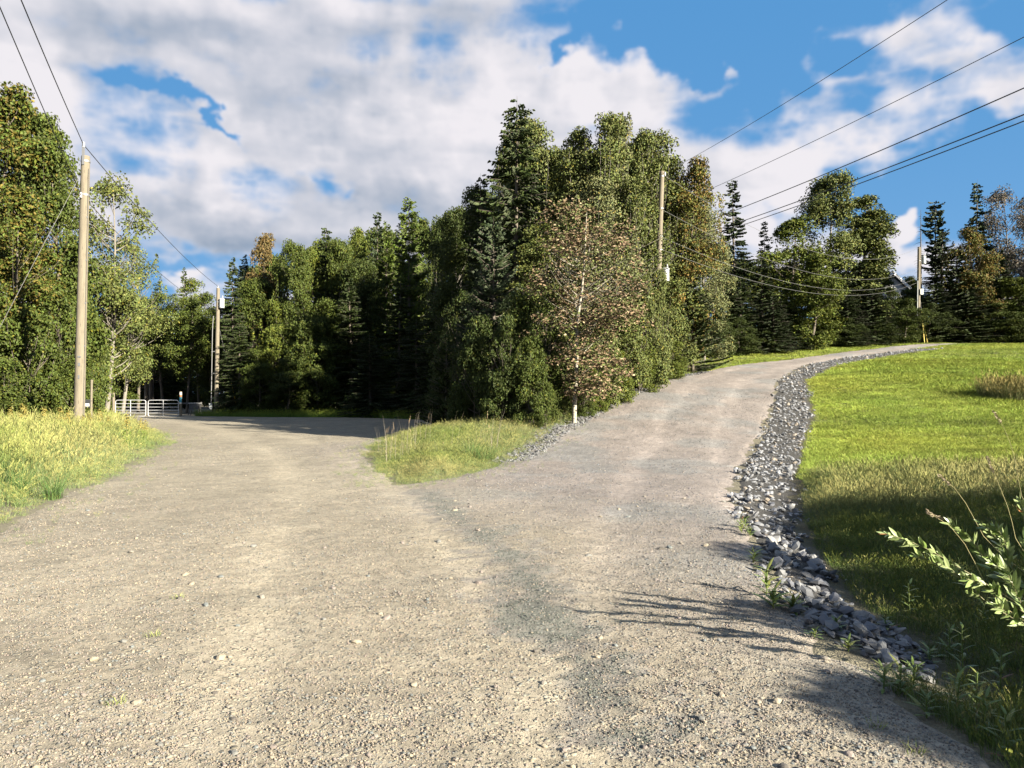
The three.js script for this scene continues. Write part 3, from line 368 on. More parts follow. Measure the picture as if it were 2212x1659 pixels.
for (const [x, y, w, d] of [[-40, 640, 110, 27], [60, 660, 105, 27.5], [140, 640, 90, 29], [172, 600, 76, 33], [160, 740, 56, 30.5], [160, 770, 70, 28.5], [10, 780, 90, 26]]) tree('leafy_shrub', treeR() < 0.5 ? 'shrubA' : 'shrubB', LEAF.maple, x, y, w, d, (x < 40 ? 'dense green shrub under rusty maples by the guy wire' : d > 30 ? 'dense green shrub behind the thin sign post' : 'dense green shrub close behind roadside pole'), GS);
// behind the gate
const GG = 'dark woodland behind the gate';
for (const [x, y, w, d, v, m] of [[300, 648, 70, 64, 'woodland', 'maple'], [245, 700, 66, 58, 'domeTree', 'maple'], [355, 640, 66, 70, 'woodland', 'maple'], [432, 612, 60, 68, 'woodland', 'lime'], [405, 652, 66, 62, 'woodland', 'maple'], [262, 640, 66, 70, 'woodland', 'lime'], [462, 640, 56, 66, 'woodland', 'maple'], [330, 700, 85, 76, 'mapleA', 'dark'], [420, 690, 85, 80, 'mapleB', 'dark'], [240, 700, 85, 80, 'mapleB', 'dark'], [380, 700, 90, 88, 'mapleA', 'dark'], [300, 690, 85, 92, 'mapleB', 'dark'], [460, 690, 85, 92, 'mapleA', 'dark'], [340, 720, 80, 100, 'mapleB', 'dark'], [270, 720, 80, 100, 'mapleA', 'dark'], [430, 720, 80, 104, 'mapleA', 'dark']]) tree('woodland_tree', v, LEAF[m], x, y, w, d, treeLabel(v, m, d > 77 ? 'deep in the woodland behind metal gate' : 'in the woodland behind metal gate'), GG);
tree('spruce_tree', 'spruceB', LEAF.spruce, 396, 574, 26, 84, 'slim spruce tip standing above woodland behind gate');
tree('spruce_tree', 'fir', LEAF.fir, 345, 604, 34, 76, 'dark fir beside slim spruce, behind gate woodland');
tree('dead_tree', 'snagA', null, 318, 640, 52, 66, 'bare dead tree with pale drooping twigs behind gate', null, { wood: deadBark });
tree('dead_tree', 'snagB', null, 328, 625, 44, 67, 'second bare trunk close behind paler dead tree', null, { wood: deadBark });
// far side of the lot
const GF = 'trees along the far side of the gravel lot';
tree('rusty_tree', 'domeTree', LEAF.rust, 578, 516, 62, 63, 'orange brown round crowned tree above the forest edge');
tree('larch_tree', 'larch', LEAF.larch, 884, 424, 78, 57, 'tall feathery bright green larch in forest edge');
tree('larch_tree', 'larch', LEAF.larch, 830, 476, 60, 60, 'lower larch with wispy top beside tallest larch');
for (const [x, y, w, d, v, m] of [[505, 556, 42, 58, 'spruceB', 'spruce'], [528, 548, 38, 64, 'spruceB', 'blue'], [520, 700, 60, 54, 'spruceA', 'spruce'], [702, 483, 46, 60, 'fir', 'spruce'], [812, 448, 40, 66, 'fir', 'blue'], [940, 600, 60, 46, 'spruceA', 'spruce'], [860, 600, 60, 52, 'spruceB', 'spruce'], [760, 600, 60, 54, 'spruceB', 'spruce'], [900, 690, 70, 49, 'spruceA', 'fir'], [800, 720, 60, 50, 'spruceA', 'fir']]) tree('spruce_tree', v, LEAF[m], x, y, w, d, (y < 570 ? 'tall' : 'low') + ({ spruce: ' dark green', blue: ' bluish', fir: ' blackish' })[m] + ' conifer in the forest edge beyond the gravel lot', 'conifers beyond the gravel lot');
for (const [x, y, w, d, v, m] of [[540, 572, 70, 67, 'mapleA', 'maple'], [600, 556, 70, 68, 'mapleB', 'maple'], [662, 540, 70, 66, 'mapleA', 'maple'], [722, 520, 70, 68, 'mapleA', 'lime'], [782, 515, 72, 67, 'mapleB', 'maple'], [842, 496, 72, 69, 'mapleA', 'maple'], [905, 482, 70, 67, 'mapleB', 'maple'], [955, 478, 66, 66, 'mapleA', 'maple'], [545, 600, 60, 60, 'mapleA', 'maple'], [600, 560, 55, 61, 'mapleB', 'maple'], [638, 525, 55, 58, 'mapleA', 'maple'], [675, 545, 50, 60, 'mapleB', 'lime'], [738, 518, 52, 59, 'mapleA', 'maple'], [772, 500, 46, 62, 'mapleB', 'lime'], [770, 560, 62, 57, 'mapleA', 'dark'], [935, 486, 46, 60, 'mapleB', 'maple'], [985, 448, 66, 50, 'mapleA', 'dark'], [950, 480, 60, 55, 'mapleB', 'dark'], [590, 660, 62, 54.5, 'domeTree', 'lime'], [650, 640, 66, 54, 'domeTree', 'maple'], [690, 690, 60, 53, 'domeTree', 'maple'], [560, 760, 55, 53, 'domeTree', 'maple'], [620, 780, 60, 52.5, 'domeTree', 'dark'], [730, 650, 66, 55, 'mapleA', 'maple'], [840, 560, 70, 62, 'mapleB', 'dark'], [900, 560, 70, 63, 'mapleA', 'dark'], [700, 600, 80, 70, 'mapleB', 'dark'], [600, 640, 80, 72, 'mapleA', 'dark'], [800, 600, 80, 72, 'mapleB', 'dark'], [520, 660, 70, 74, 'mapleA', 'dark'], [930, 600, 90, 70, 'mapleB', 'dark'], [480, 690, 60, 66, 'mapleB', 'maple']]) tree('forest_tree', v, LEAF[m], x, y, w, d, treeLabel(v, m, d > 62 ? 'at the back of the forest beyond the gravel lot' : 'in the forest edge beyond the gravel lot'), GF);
// the clump between lane and drive
const GC = 'aspens in the clump between lane and drive';
tree('spruce_tree', 'spruceA', LEAF.spruce, 1110, 208, 125, 30, 'tallest dark spruce in the clump between lane and drive');
tree('spruce_tree', 'spruceA', LEAF.spruce, 1040, 372, 70, 31, 'shorter dark spruce leaning against tallest spruce of the clump');
tree('spruce_tree', 'spruceYoung', LEAF.blue, 1066, 468, 105, 26.5, 'young bluish spruce with upright tips below tallest spruce');
tree('spruce_tree', 'spruceYoung', LEAF.spruce, 1496, 590, 84, 37, 'wide low spruce beside pole on the drive edge', null, { sink: 0.12 });
tree('spruce_tree', 'spruceYoung', LEAF.spruce, 962, 715, 62, 25.5, 'small dark spruce at the lane corner of the clump', null, { sink: 0.3 });
tree('spruce_tree', 'spruceYoung', LEAF.blue, 1012, 640, 72, 26.5, 'bushy dark spruce beside the small lane corner spruce', null, { sink: 0.3 });
for (const [x, y, w, d, v, m] of [[1172, 226, 104, 34, 'aspenC', 'silver'], [1082, 245, 95, 34.5, 'aspenC', 'silver'], [1205, 285, 84, 31, 'aspenB', 'aspen'], [1262, 275, 88, 31.5, 'aspenB', 'aspen'], [1322, 226, 92, 33, 'aspenC', 'silver'], [1305, 310, 100, 30, 'aspenB', 'silver'], [1382, 255, 90, 37, 'aspenC', 'aspen'], [1432, 335, 84, 37.5, 'aspenB', 'aspen'], [1230, 400, 100, 28, 'aspenB', 'silver'], [1308, 400, 96, 31, 'aspenB', 'aspen'], [1150, 480, 100, 27, 'aspenB', 'aspen'], [1450, 430, 90, 37.5, 'aspenB', 'aspen'], [1160, 330, 100, 35, 'aspenB', 'dark'], [1280, 360, 110, 36, 'aspenB', 'dark'], [1390, 380, 110, 38, 'aspenB', 'dark'], [1070, 420, 90, 34, 'aspenB', 'dark'], [1000, 470, 66, 33, 'aspenB', 'dark'], [1125, 296, 100, 33.5, 'aspenB', 'aspen'], [1240, 306, 110, 34, 'aspenB', 'aspen'], [1345, 290, 105, 37, 'aspenB', 'silver'], [1405, 316, 100, 39, 'aspenB', 'aspen'], [1015, 400, 60, 35, 'aspenB', 'dark']]) tree('aspen_tree', v, LEAF[m], x, y, w, d, ({ silver: 'silvery', aspen: 'pale green', dark: 'dark green' })[m] + ' aspen ' + (y < 290 ? 'with its tip above the clump between lane and drive' : d > 33 ? 'at the back of the clump between lane and drive' : 'in the front of the clump between lane and drive'), GC, { wood: paleBark });
tree('maple_tree', 'turning', LEAF.gold, 1474, 352, 84, 38, 'golden brown maple behind the pole on the drive');
tree('aspen_tree', 'aspenB', LEAF.silver, 1545, 425, 60, 46, 'thin silvery aspen right of golden brown maple', null, { wood: paleBark });
tree('aspen_tree', 'aspenA', LEAF.silver, 1520, 470, 60, 42, 'small silvery aspen standing before the thin silvery aspen', null, { wood: paleBark });
const GU = 'shrubs at the foot of the clump';
for (const [x, y, w, d, v, m] of [[1040, 690, 66, 25, 'shrubA', 'dark'], [1110, 640, 78, 24.5, 'shrubB', 'maple'], [1170, 640, 70, 23.6, 'shrubA', 'maple'], [1030, 690, 62, 24, 'shrubB', 'dark'], [1090, 690, 64, 23, 'shrubA', 'dark'], [1150, 730, 56, 22.6, 'shrubB', 'maple'], [1215, 680, 70, 26, 'shrubB', 'aspen'], [1290, 690, 74, 26, 'shrubA', 'aspen'], [1345, 660, 70, 28.5, 'shrubB', 'aspen'], [1395, 640, 66, 31, 'shrubA', 'aspen'], [1452, 640, 60, 36, 'shrubB', 'aspen'], [1330, 760, 54, 27, 'shrubA', 'lime'], [1380, 730, 50, 29.5, 'shrubB', 'lime'], [1210, 810, 40, 23.8, 'shrubB', 'maple'], [1292, 800, 36, 25, 'shrubA', 'lime'], [1450, 740, 44, 33.8, 'shrubA', 'lime'], [985, 640, 60, 29, 'shrubA', 'dark'], [965, 750, 44, 28, 'shrubB', 'dark'], [1000, 740, 50, 24.5, 'shrubA', 'dark'], [960, 800, 36, 26, 'shrubB', 'dark'], [1420, 590, 38, 31.8, 'shrubB', 'aspen'], [1398, 600, 40, 30.8, 'shrubA', 'aspen'], [1180, 830, 36, 22.4, 'shrubB', 'maple'], [1262, 830, 30, 24.2, 'shrubA', 'maple']]) tree('leafy_shrub', v, LEAF[m], x, y, w, d, ({ dark: 'dark green', maple: 'mid green', aspen: 'pale green', lime: 'bright green' })[m] + ' leafy shrub at the foot of the clump, ' + (x > 1300 ? 'along the drive' : x > 1180 ? 'around the dying birch' : 'behind the wedge of grass'), GU);
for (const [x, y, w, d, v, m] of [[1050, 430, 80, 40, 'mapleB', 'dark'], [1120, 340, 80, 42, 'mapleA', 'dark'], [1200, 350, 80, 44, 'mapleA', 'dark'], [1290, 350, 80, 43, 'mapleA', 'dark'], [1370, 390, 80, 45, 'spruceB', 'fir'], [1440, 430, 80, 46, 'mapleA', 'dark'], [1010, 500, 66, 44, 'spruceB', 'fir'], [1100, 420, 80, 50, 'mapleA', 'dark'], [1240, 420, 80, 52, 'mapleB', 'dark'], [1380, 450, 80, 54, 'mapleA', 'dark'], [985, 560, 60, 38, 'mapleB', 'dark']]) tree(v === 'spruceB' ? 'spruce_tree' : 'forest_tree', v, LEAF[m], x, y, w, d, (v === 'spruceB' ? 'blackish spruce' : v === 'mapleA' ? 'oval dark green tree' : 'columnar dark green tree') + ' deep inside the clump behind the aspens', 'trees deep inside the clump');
// beyond the hill crest
const GR = 'forest beyond the mown strip and hill crest';
tree('spruce_tree', 'fir', LEAF.fir, 1586, 384, 50, 60, 'tall narrow dark fir rising beyond silvery aspens');
tree('poplar_tree', 'mapleA', LEAF.aspen, 1786, 384, 84, 62, 'tallest poplar with split top beyond the mown strip', null, { wood: paleBark });
tree('poplar_tree', 'poplar', LEAF.aspen, 1856, 402, 84, 63, 'broad poplar close beside tallest poplar', null, { wood: paleBark });
tree('maple_tree', 'domeTree', LEAF.lime, 1705, 478, 100, 55, 'bright green round maple standing before the poplars');
tree('maple_tree', 'mapleB', LEAF.maple, 1908, 588, 42, 72, 'green maple standing before the white house on the hill');
tree('maple_tree', 'mapleA', LEAF.maple, 1968, 622, 46, 71, 'green maple between the white house and the hill pole');
tree('maple_tree', 'domeTree', LEAF.lime, 1750, 560, 80, 53, 'lower bright green maple in front of round maple');
tree('dead_tree', 'snagB', null, 1987, 452, 26, 74, 'bare dead spire behind the hill pole', null, { wood: bark });
tree('spruce_tree', 'crownFir', LEAF.fir, 2020, 434, 34, 72, 'fir with a dense round tuft on top behind hill pole');
tree('spruce_tree', 'fir', LEAF.fir, 2106, 388, 44, 74, 'tall layered fir highest above the hill crest');
tree('maple_tree', 'turning', LEAF.gold, 2110, 498, 66, 68, 'yellowing maple beyond the hill crest');
tree('grey_tree', 'birch', LEAF.grey, 2170, 405, 66, 76, 'thin grey leaved tree against the sky beyond hill crest', null, { wood: deadBark });
tree('grey_tree', 'birch', LEAF.grey, 2225, 420, 60, 72, 'bare limbed grey tree beside the other grey tree', null, { wood: deadBark });
for (const [x, y, w, d, v] of [[1645, 560, 60, 52, 'spruceB'], [1600, 600, 62, 50, 'spruceA'], [1670, 640, 60, 50, 'spruceA'], [1560, 560, 60, 49, 'spruceB'], [1800, 560, 70, 60, 'spruceB'], [1860, 560, 66, 62, 'spruceB'], [1885, 620, 56, 60, 'spruceB'], [1700, 650, 60, 53, 'spruceA'], [1830, 640, 62, 58, 'spruceA'], [2030, 500, 52, 71, 'spruceB'], [2065, 530, 60, 68, 'spruceB'], [2160, 540, 60, 70, 'spruceB'], [1655, 470, 30, 66, 'fir'], [2020, 610, 60, 67, 'spruceA'], [2090, 620, 66, 67, 'spruceA']]) tree('spruce_tree', v, LEAF[treeR() < 0.5 ? 'spruce' : 'fir'], x, y, w, d, (y < 545 ? 'tall dark conifer ' : 'low dark conifer ') + (x < 1720 ? 'behind the mown strip beside the round maple' : x < 1900 ? 'under the poplars' : 'behind the hill pole and crest'), 'conifers beyond the mown strip');
for (const [x, y, w, d, v, m] of [[1760, 690, 46, 54, 'domeTree', 'maple'], [1820, 690, 46, 57, 'domeTree', 'dark'], [1890, 690, 50, 60, 'domeTree', 'dark'], [1950, 650, 56, 63.5, 'domeTree', 'maple'], [2000, 660, 50, 66, 'domeTree', 'dark'], [2060, 680, 56, 67, 'domeTree', 'dark'], [2140, 660, 66, 67, 'domeTree', 'maple'], [2200, 600, 66, 68, 'mapleA', 'lime'], [1925, 625, 36, 68, 'domeTree', 'maple'], [2225, 640, 66, 66, 'mapleB', 'maple'], [1960, 600, 44, 80, 'mapleB', 'lime'], [1600, 690, 50, 48, 'domeTree', 'dark'], [1650, 700, 46, 50, 'domeTree', 'dark'], [1550, 680, 46, 46, 'domeTree', 'dark'], [1700, 580, 90, 66, 'mapleA', 'dark'], [1850, 600, 90, 72, 'mapleB', 'dark'], [2110, 600, 90, 78, 'mapleA', 'dark'], [2230, 580, 80, 78, 'mapleB', 'dark'], [1600, 560, 90, 64, 'mapleA', 'dark']]) tree('forest_tree', v, LEAF[m], x, y, w, d, treeLabel(v, m, d > 63 ? 'at the back of the forest beyond the hill crest' : 'in the forest edge beyond the mown strip'), GR);
// the dying birch at the corner of the drive, with its white stem
{
  const foot = hit(1240 * D2P, 918 * D2P, groundH), g = tree('birch_tree', 'dying', LEAF.brown, 1276, 424, 190, foot[1], 'dying birch with brown leaves and white stem beside stone edge', null, { turn: 0.6, footShift: 0 });
  g.children[0].removeFromParent();
  const w = dataTex(256, (i, j) => { const b = noise2(i / 30, j / 3.2) > 0.52 || noise2(i / 14 + 40, j / 2.2) > 0.7 ? 0.35 : 1, v = 205 * b + 30 * fbm2(i / 12, j / 12, 3); return [clamp(v, 0, 255), clamp(v * 0.98, 0, 255), clamp(v * 0.93, 0, 255)]; }, true);
  const H = 7.4, sc = g.scale.x, dx = (foot[0] - g.position.x), c = Math.cos(-0.6), s = Math.sin(-0.6), at = (x, y, z) => V((x * c + z * s) / sc, y, (-x * s + z * c) / sc);
  mesh('trunk', mergeGeometries([tube([at(dx, 0, 0), at(dx + 0.03, H * 0.12, 0), at(dx + 0.10, H * 0.3, 0.03), at(dx + 0.13, H * 0.45, 0), at(dx + 0.3, H * 0.62, 0), at(dx + 0.45, H * 0.93, 0)], (t) => 0.048 * (1.02 - 0.85 * t), 9, 24), ...Array.from({ length: 46 }, (_, k) => { const r = rngOf(k + 900), y = H * (0.22 + 0.55 * r()), a = r() * 6.28, l = 0.6 + 1.0 * r(); return tube([at(dx + 0.12, y, 0), at(dx + 0.12 + Math.cos(a) * l * 0.5, y + l * 0.28, Math.sin(a) * l * 0.5), at(dx + 0.12 + Math.cos(a) * l, y + l * 0.7, Math.sin(a) * l)], (t) => 0.012 * (1.1 - t), 5, 5); })]), new THREE.MeshStandardMaterial({ map: w, color: lin(0.52, 0.50, 0.45), roughness: 0.8 }), g);
  const f2 = hit(1270 * D2P, 882 * D2P, groundH), g2 = thing('birch_stump', 'short broken pale birch stem next to dying birch', 'stump', f2[0], groundH(...f2) - 0.05, f2[1] + 0.3);
  mesh('stem', mergeGeometries([tube([V(0, 0, 0), V(0.03, 0.7, 0), V(0.10, 1.35, 0)], (t) => 0.075 * (1.05 - 0.4 * t), 8, 8), tube([V(0.06, 1.1, 0), V(0.2, 1.6, 0.05)], (t) => 0.025 * (1.1 - t), 6, 3)]), new THREE.MeshStandardMaterial({ map: w, color: lin(0.42, 0.38, 0.31), roughness: 0.85 }), g2);
}
// shrubs out of the frame on the right, whose shadow lies over the bank
for (const [x, d, w, h] of [[6.5, -1.6, 1.3, 2.0], [6.7, 0.2, 1.3, 1.9], [6.9, 1.8, 1.4, 2.0], [7.5, 3.4, 1.4, 2.0], [8.2, 5.0, 1.4, 2.1], [9.6, 6.4, 1.5, 2.3], [11.2, 7.4, 1.5, 1.6], [13, 8.8, 1.6, 1.7], [15, 10.4, 1.7, 1.8], [17.2, 12, 1.8, 1.9], [19.6, 14, 1.8, 1.9], [8.6, 2.2, 1.5, 2.7], [10.4, 4.4, 1.6, 2.9], [7.6, -0.8, 1.5, 2.7], [8.0, 0.6, 1.5, 2.6], [9.6, 3.4, 1.5, 2.8], [12, 5.6, 1.6, 2.4], [13.8, 7.2, 1.7, 2.3], [16, 9, 1.8, 2.3], [18.4, 11, 1.8, 2.3], [7.0, -2.4, 1.4, 2.5]]) {
  const g = thing('leafy_shrub', 'tall green shrub on the bank beside the willow shoots', 'shrub', x, groundH(x, d) - 0.08, d, x * 3, 'shrubs on the bank'); g.scale.set(w / 1.7, h / 4, w / 1.7);
  mesh('trunk', VAR.shrubA.wood, bark, g); mesh('crown', VAR.shrubA.crown, LEAF.maple, g, 'stuff');
}
// ───────────────────────── grass ─────────────────────────
function tuft({ seed, n, h, w, spread, lean, straw = 0.25, head = 0, segs = 3 }) {
  const r = rngOf(seed), F = new Faces();
  for (let k = 0; k < n; k++) {
    const a = r() * 6.28, q = spread * Math.sqrt(r()), x0 = Math.cos(a) * q, z0 = Math.sin(a) * q, b = a + (r() - 0.5) * 2.4, L = h * (0.5 + 0.6 * r()), le = lean * (0.3 + 1.1 * r()), wd = w * (0.7 + 0.6 * r()), f = r() * 6.28, sx = Math.cos(f) * wd, sz = Math.sin(f) * wd;
    const v = 0.7 + 0.6 * r(), col = r() < straw ? [v * 1.2, v * 1.1, v * 1.2] : [v * (0.78 + 0.22 * r()), v, v * 0.8];
    const pt = (t) => [x0 + Math.cos(b) * le * L * t * t, L * (t - 0.28 * le * t * t), z0 + Math.sin(b) * le * L * t * t];
    let p = pt(0), pw = 1;
    for (let s = 1; s <= segs; s++) { const t = s / segs, e = pt(t), ew = 1 - t * 0.92, A = [p[0] - sx * pw, p[1], p[2] - sz * pw], B = [p[0] + sx * pw, p[1], p[2] + sz * pw], C = [e[0] + sx * ew, e[1], e[2] + sz * ew], D = [e[0] - sx * ew, e[1], e[2] - sz * ew]; F.tri(A, B, C, col); if (s < segs) F.tri(A, C, D, col); p = e; pw = ew; }
    if (r() < head) { const hc = [v * 1.5, v * 1.15, v * 0.95]; for (let m = 0; m < 7; m++) { const t = 0.80 + 0.2 * r(), c = pt(t), o = [(r() - 0.5) * 0.02, 0.035, (r() - 0.5) * 0.02]; F.tri([c[0] - 0.006, c[1], c[2]], [c[0] + 0.006, c[1], c[2] + 0.004], [c[0] + o[0], c[1] + o[1], c[2] + o[2]], hc); } }
  }
  return F.geo();
}
const grassMat = new THREE.MeshPhysicalMaterial({ vertexColors: true, roughness: 0.7, side: THREE.DoubleSide, specularIntensity: 0.25 });
const TALL = [tuft({ seed: 1, n: 26, h: 0.62, w: 0.0035, spread: 0.13, lean: 0.5, straw: 0.35, head: 0.4 }), tuft({ seed: 2, n: 26, h: 0.5, w: 0.004, spread: 0.14, lean: 0.8, straw: 0.25, head: 0.2 }), tuft({ seed: 3, n: 22, h: 0.75, w: 0.0032, spread: 0.12, lean: 0.35, straw: 0.5, head: 0.6 })];
const SHORT = [tuft({ seed: 4, n: 36, h: 0.075, w: 0.0035, spread: 0.11, lean: 0.7, straw: 0.18, segs: 2 }), tuft({ seed: 5, n: 36, h: 0.09, w: 0.004, spread: 0.13, lean: 0.9, straw: 0.25, segs: 2 })];
function grass(name, label, geos, n, area, fn, seed) {     // fn(x, d, r) gives [scale, height factor, colour] or nothing
  const r = rngOf(seed), lists = geos.map(() => []);
  for (let k = 0; k < n; k++) { const [x, d] = area(r), o = fn(x, d, r); if (!o) continue; lists[(r() * geos.length) | 0].push([place(x, surfaceH(x, d) - 0.015, -d, (r() - 0.5) * 0.15, r() * 6.28, (r() - 0.5) * 0.15, o[0], o[0] * o[1], o[0]), o[2]]); }
  const g = new THREE.Group(); g.name = numbered(name); scene.add(g); tag(g, label, 'grass', null, 'stuff'); lists.forEach((l, i) => l.length && copies('blades', geos[i], grassMat, l, g)); return g;
}
const wild = (x, d, r, dry = 0) => { const n = clamp(0.5 + 0.9 * fbm2(x * 0.55 + 3, d * 0.55, 3) + dry + (r() - 0.5) * 0.3), v = 0.85 + 0.35 * r(); return lin(lerp(0.084, 0.160, n) * v, lerp(0.138, 0.192, n) * v, lerp(0.038, 0.090, n) * v); };
const box = (x0, x1, d0, d1, p = 1) => (r) => [lerp(x0, x1, r()), d0 + (d1 - d0) * Math.pow(r(), p)];
grass('verge_grass', 'tall dry yellow green grass on the verge under roadside pole', TALL, 30000, box(-24, -4.6, 7, 42, 1.5), (x, d, r) => { const s = verge.sd(x, d) + 0.3 * noise2(x * 1.5, d * 1.5); if (s < -1.5 || s > 9 || x < -0.76 * d - 2.5) return; if (s < -0.05) return r() < 0.3 * Math.pow(1 + s / 1.5, 2) ? [0.12 + 0.12 * r(), 0.7, wild(x, d, r, 0.05)] : null; const e = sstep(-0.1, 1.4, s); return [lerp(0.3, 1.0, e) * (0.65 + 0.6 * r()), lerp(0.6, 1.05, e), wild(x, d, r, -0.02)]; }, 31);
grass('island_grass', 'dry yellow green grass on the wedge between lane and drive', TALL, 22000, box(-4.5, 4.5, 12.4, 27, 1.4), (x, d, r) => { const s = island.sd(x, d) + 0.25 * noise2(x * 2, d * 2); if (s < -1.2 || s > 3.4) return; if (s < -0.03) return r() < 0.35 * Math.pow(1 + s / 1.2, 2) ? [0.12 + 0.12 * r(), 0.7, wild(x, d, r, 0.05)] : null; const e = sstep(-0.05, 0.9, s); return [lerp(0.28, 0.44, e) * (0.7 + 0.5 * r()), lerp(0.6, 0.95, e), wild(x, d, r, 0.02)]; }, 32);
grass('bank_grass', 'long brown and green grass between stone strip and lawn', TALL, 34000, box(1.8, 13, 3, 17.5, 1.2), (x, d, r) => { const s = right.sd(x, d); if (s < 0.05 || riprap.sd(x, d) > -0.06 || d > lawnNear(x, d) + 1.2 || x > 0.72 * d + 2.2) return; const near = sstep(11, 8.5, d), e = sstep(0.03, 0.7, -riprap.sd(x, d)); return [lerp(0.3, lerp(0.62, 0.42, near), e) * (0.6 + 0.6 * r()) * lerp(1, 0.55, sstep(lawnNear(x, d) - 0.8, lawnNear(x, d) + 1.2, d)), lerp(1, 0.8, near), near > 0.5 && r() < 0.8 ? lin(0.08, 0.12, 0.03).multiplyScalar(0.8 + 0.6 * r()) : wild(x, d, r, 0.3)]; }, 33);
const lawnTone = (x, d, r) => { const b = 0.82 + 0.36 * r() + 0.45 * fbm2(x * 0.35, d * 1.1, 3) + 0.3 * fbm2(x * 2, d * 2, 2) + 0.07 * Math.sin((x * 0.35 - d) * 5), y = clamp(0.5 + fbm2(x * 0.3 + 7, d * 0.3, 3)); return lin(lerp(0.235, 0.285, y) * b, lerp(0.29, 0.298, y) * b, 0.062 * b); };
grass('lawn_grass', 'short mown bright green lawn on the hillside', SHORT, 62000, (r) => { const d = 12.5 + 32 * Math.pow(r(), 1.7); return [lerp(5.5, 0.72 * d + 2, r()), d]; }, (x, d, r) => (isLawn(x, d) ? [(0.85 + 0.5 * r() + (r() < 0.03 ? 0.5 : 0)) * lerp(1, 1.7, sstep(15, 40, d)) * (d > 24 && x > 14 + 0.1 * d && d < 44 ? 1.6 : 1), 0.85 / lerp(1, 1.5, sstep(15, 40, d)), lawnTone(x, d, r)] : null), 34);
grass('lawn_grass', 'thin mown green strip along the far side of the drive', SHORT, 16000, box(8, 44, 36, 66), (x, d, r) => (isLawn(x, d) ? [2.0 + r(), 0.55, lawnTone(x, d, r)] : null), 35);
grass('edge_grass', 'low green grass along the far edge of the gravel lot', TALL, 5000, box(-24, -3, 46, 53), (x, d, r) => (island.sd(x, d) > 0 ? [0.7 + 0.6 * r(), 0.8, lin(0.14, 0.22, 0.04).multiplyScalar(0.8 + 0.5 * r())] : null), 36);
grass('drive_edge_grass', 'low weedy grass along the foot of the clump by the drive', TALL, 5000, box(1, 13, 22, 42), (x, d, r) => { const s = island.sd(x, d); return s > 0 && s < 1.8 ? [0.4 + 0.4 * r(), 0.8, wild(x, d, r, 0.05)] : null; }, 37);
// the rough tussock standing on the lawn
grass('tussock', 'clump of tall pale wild grass on the mown lawn', TALL, 700, (r) => { const a = r() * 6.28, q = Math.sqrt(r()); return [19.6 + Math.cos(a) * 2.2 * q, 27.2 + Math.sin(a) * 1.1 * q]; }, (x, d, r) => [0.9 + 0.6 * r(), 1, lin(0.135, 0.145, 0.06).multiplyScalar(0.8 + 0.5 * r())], 38);
// green tussocks and tall seed stalks
grass('rush_clump', 'dark green rush clumps among the verge grass', [tuft({ seed: 8, n: 60, h: 0.8, w: 0.006, spread: 0.16, lean: 0.7, straw: 0.02 })], 26, (r) => { const c = [[-8.4, 11.9], [-9.2, 12.6], [-7.3, 11.2], [-12.2, 20], [-0.9, 17.4], [-9.8, 15]][(r() * 6) | 0]; return [c[0] + (r() - 0.5) * 0.8, c[1] + (r() - 0.5) * 0.8]; }, (x, d, r) => [0.6 + 0.35 * r(), 1, lin(0.062, 0.105, 0.035)], 39);
grass('seed_stalks', 'tall bleached seed stalks standing above wedge grass', [tuft({ seed: 9, n: 5, h: 1.25, w: 0.004, spread: 0.2, lean: 0.18, straw: 1, head: 0.6 })], 30, (r) => [lerp(-3.4, 0.6, r()), lerp(16.5, 20.5, r())], (x, d, r) => (island.sd(x, d) > 0.4 ? [0.55 + 0.4 * r(), 1, lin(0.17, 0.165, 0.12)] : null), 40);
// goldenrod round the foot of the pole
{
  const F = new Faces(), r = rngOf(12); for (let k = 0; k < 90; k++) { const d = unit(r), y = 0.55 + 0.35 * r(), s = 0.16 * (1.05 - y); leafAt(F, [d[0] * s * 1.6, y, d[2] * s * 1.6], norm([d[0], 1, d[2]]), unit(r), 0.05, 0.018, [0.19, 0.155, 0.04]); } for (let k = 0; k < 60; k++) { const d = unit(r), y = 0.5 * r(); leafAt(F, [d[0] * 0.09, y, d[2] * 0.09], norm([d[0], 0.6, d[2]]), d, 0.09, 0.012, [0.12, 0.17, 0.03]); }
  const list = []; for (let k = 0; k < 24; k++) { const x = -13.4 + (r() - 0.5) * 5.5, d = 22.3 + (r() - 0.5) * 4; if (verge.sd(x, d) < 0.6) continue; list.push([place(x, groundH(x, d), -d, 0, r() * 6.28, 0, 0.8 + 0.4 * r()), lin(1, 1, 1)]); }
  tag(copies('goldenrod', F.geo(), grassMat, list), 'yellow goldenrod flowers round the foot of roadside pole', 'goldenrod');
}
// small weed tufts pushing through the gravel
{ const t = tuft({ seed: 14, n: 26, h: 0.05, w: 0.002, spread: 0.05, lean: 0.9, straw: 0.2, segs: 2 }); for (const [x, y] of [[530, 1795], [455, 1910], [345, 2120], [2625, 2180], [2740, 2270]]) { const p = hit(x / 3, y / 3, surfaceH), m = mesh('grass_tuft', t, new THREE.MeshStandardMaterial({ color: lin(0.20, 0.22, 0.06), vertexColors: true, side: THREE.DoubleSide, roughness: 0.8 })); m.position.set(p[0], surfaceH(...p), -p[1]); tag(m, 'tiny grass tuft sprouting from the bare gravel', 'grass tuft', 'grass tufts in the gravel'); } }

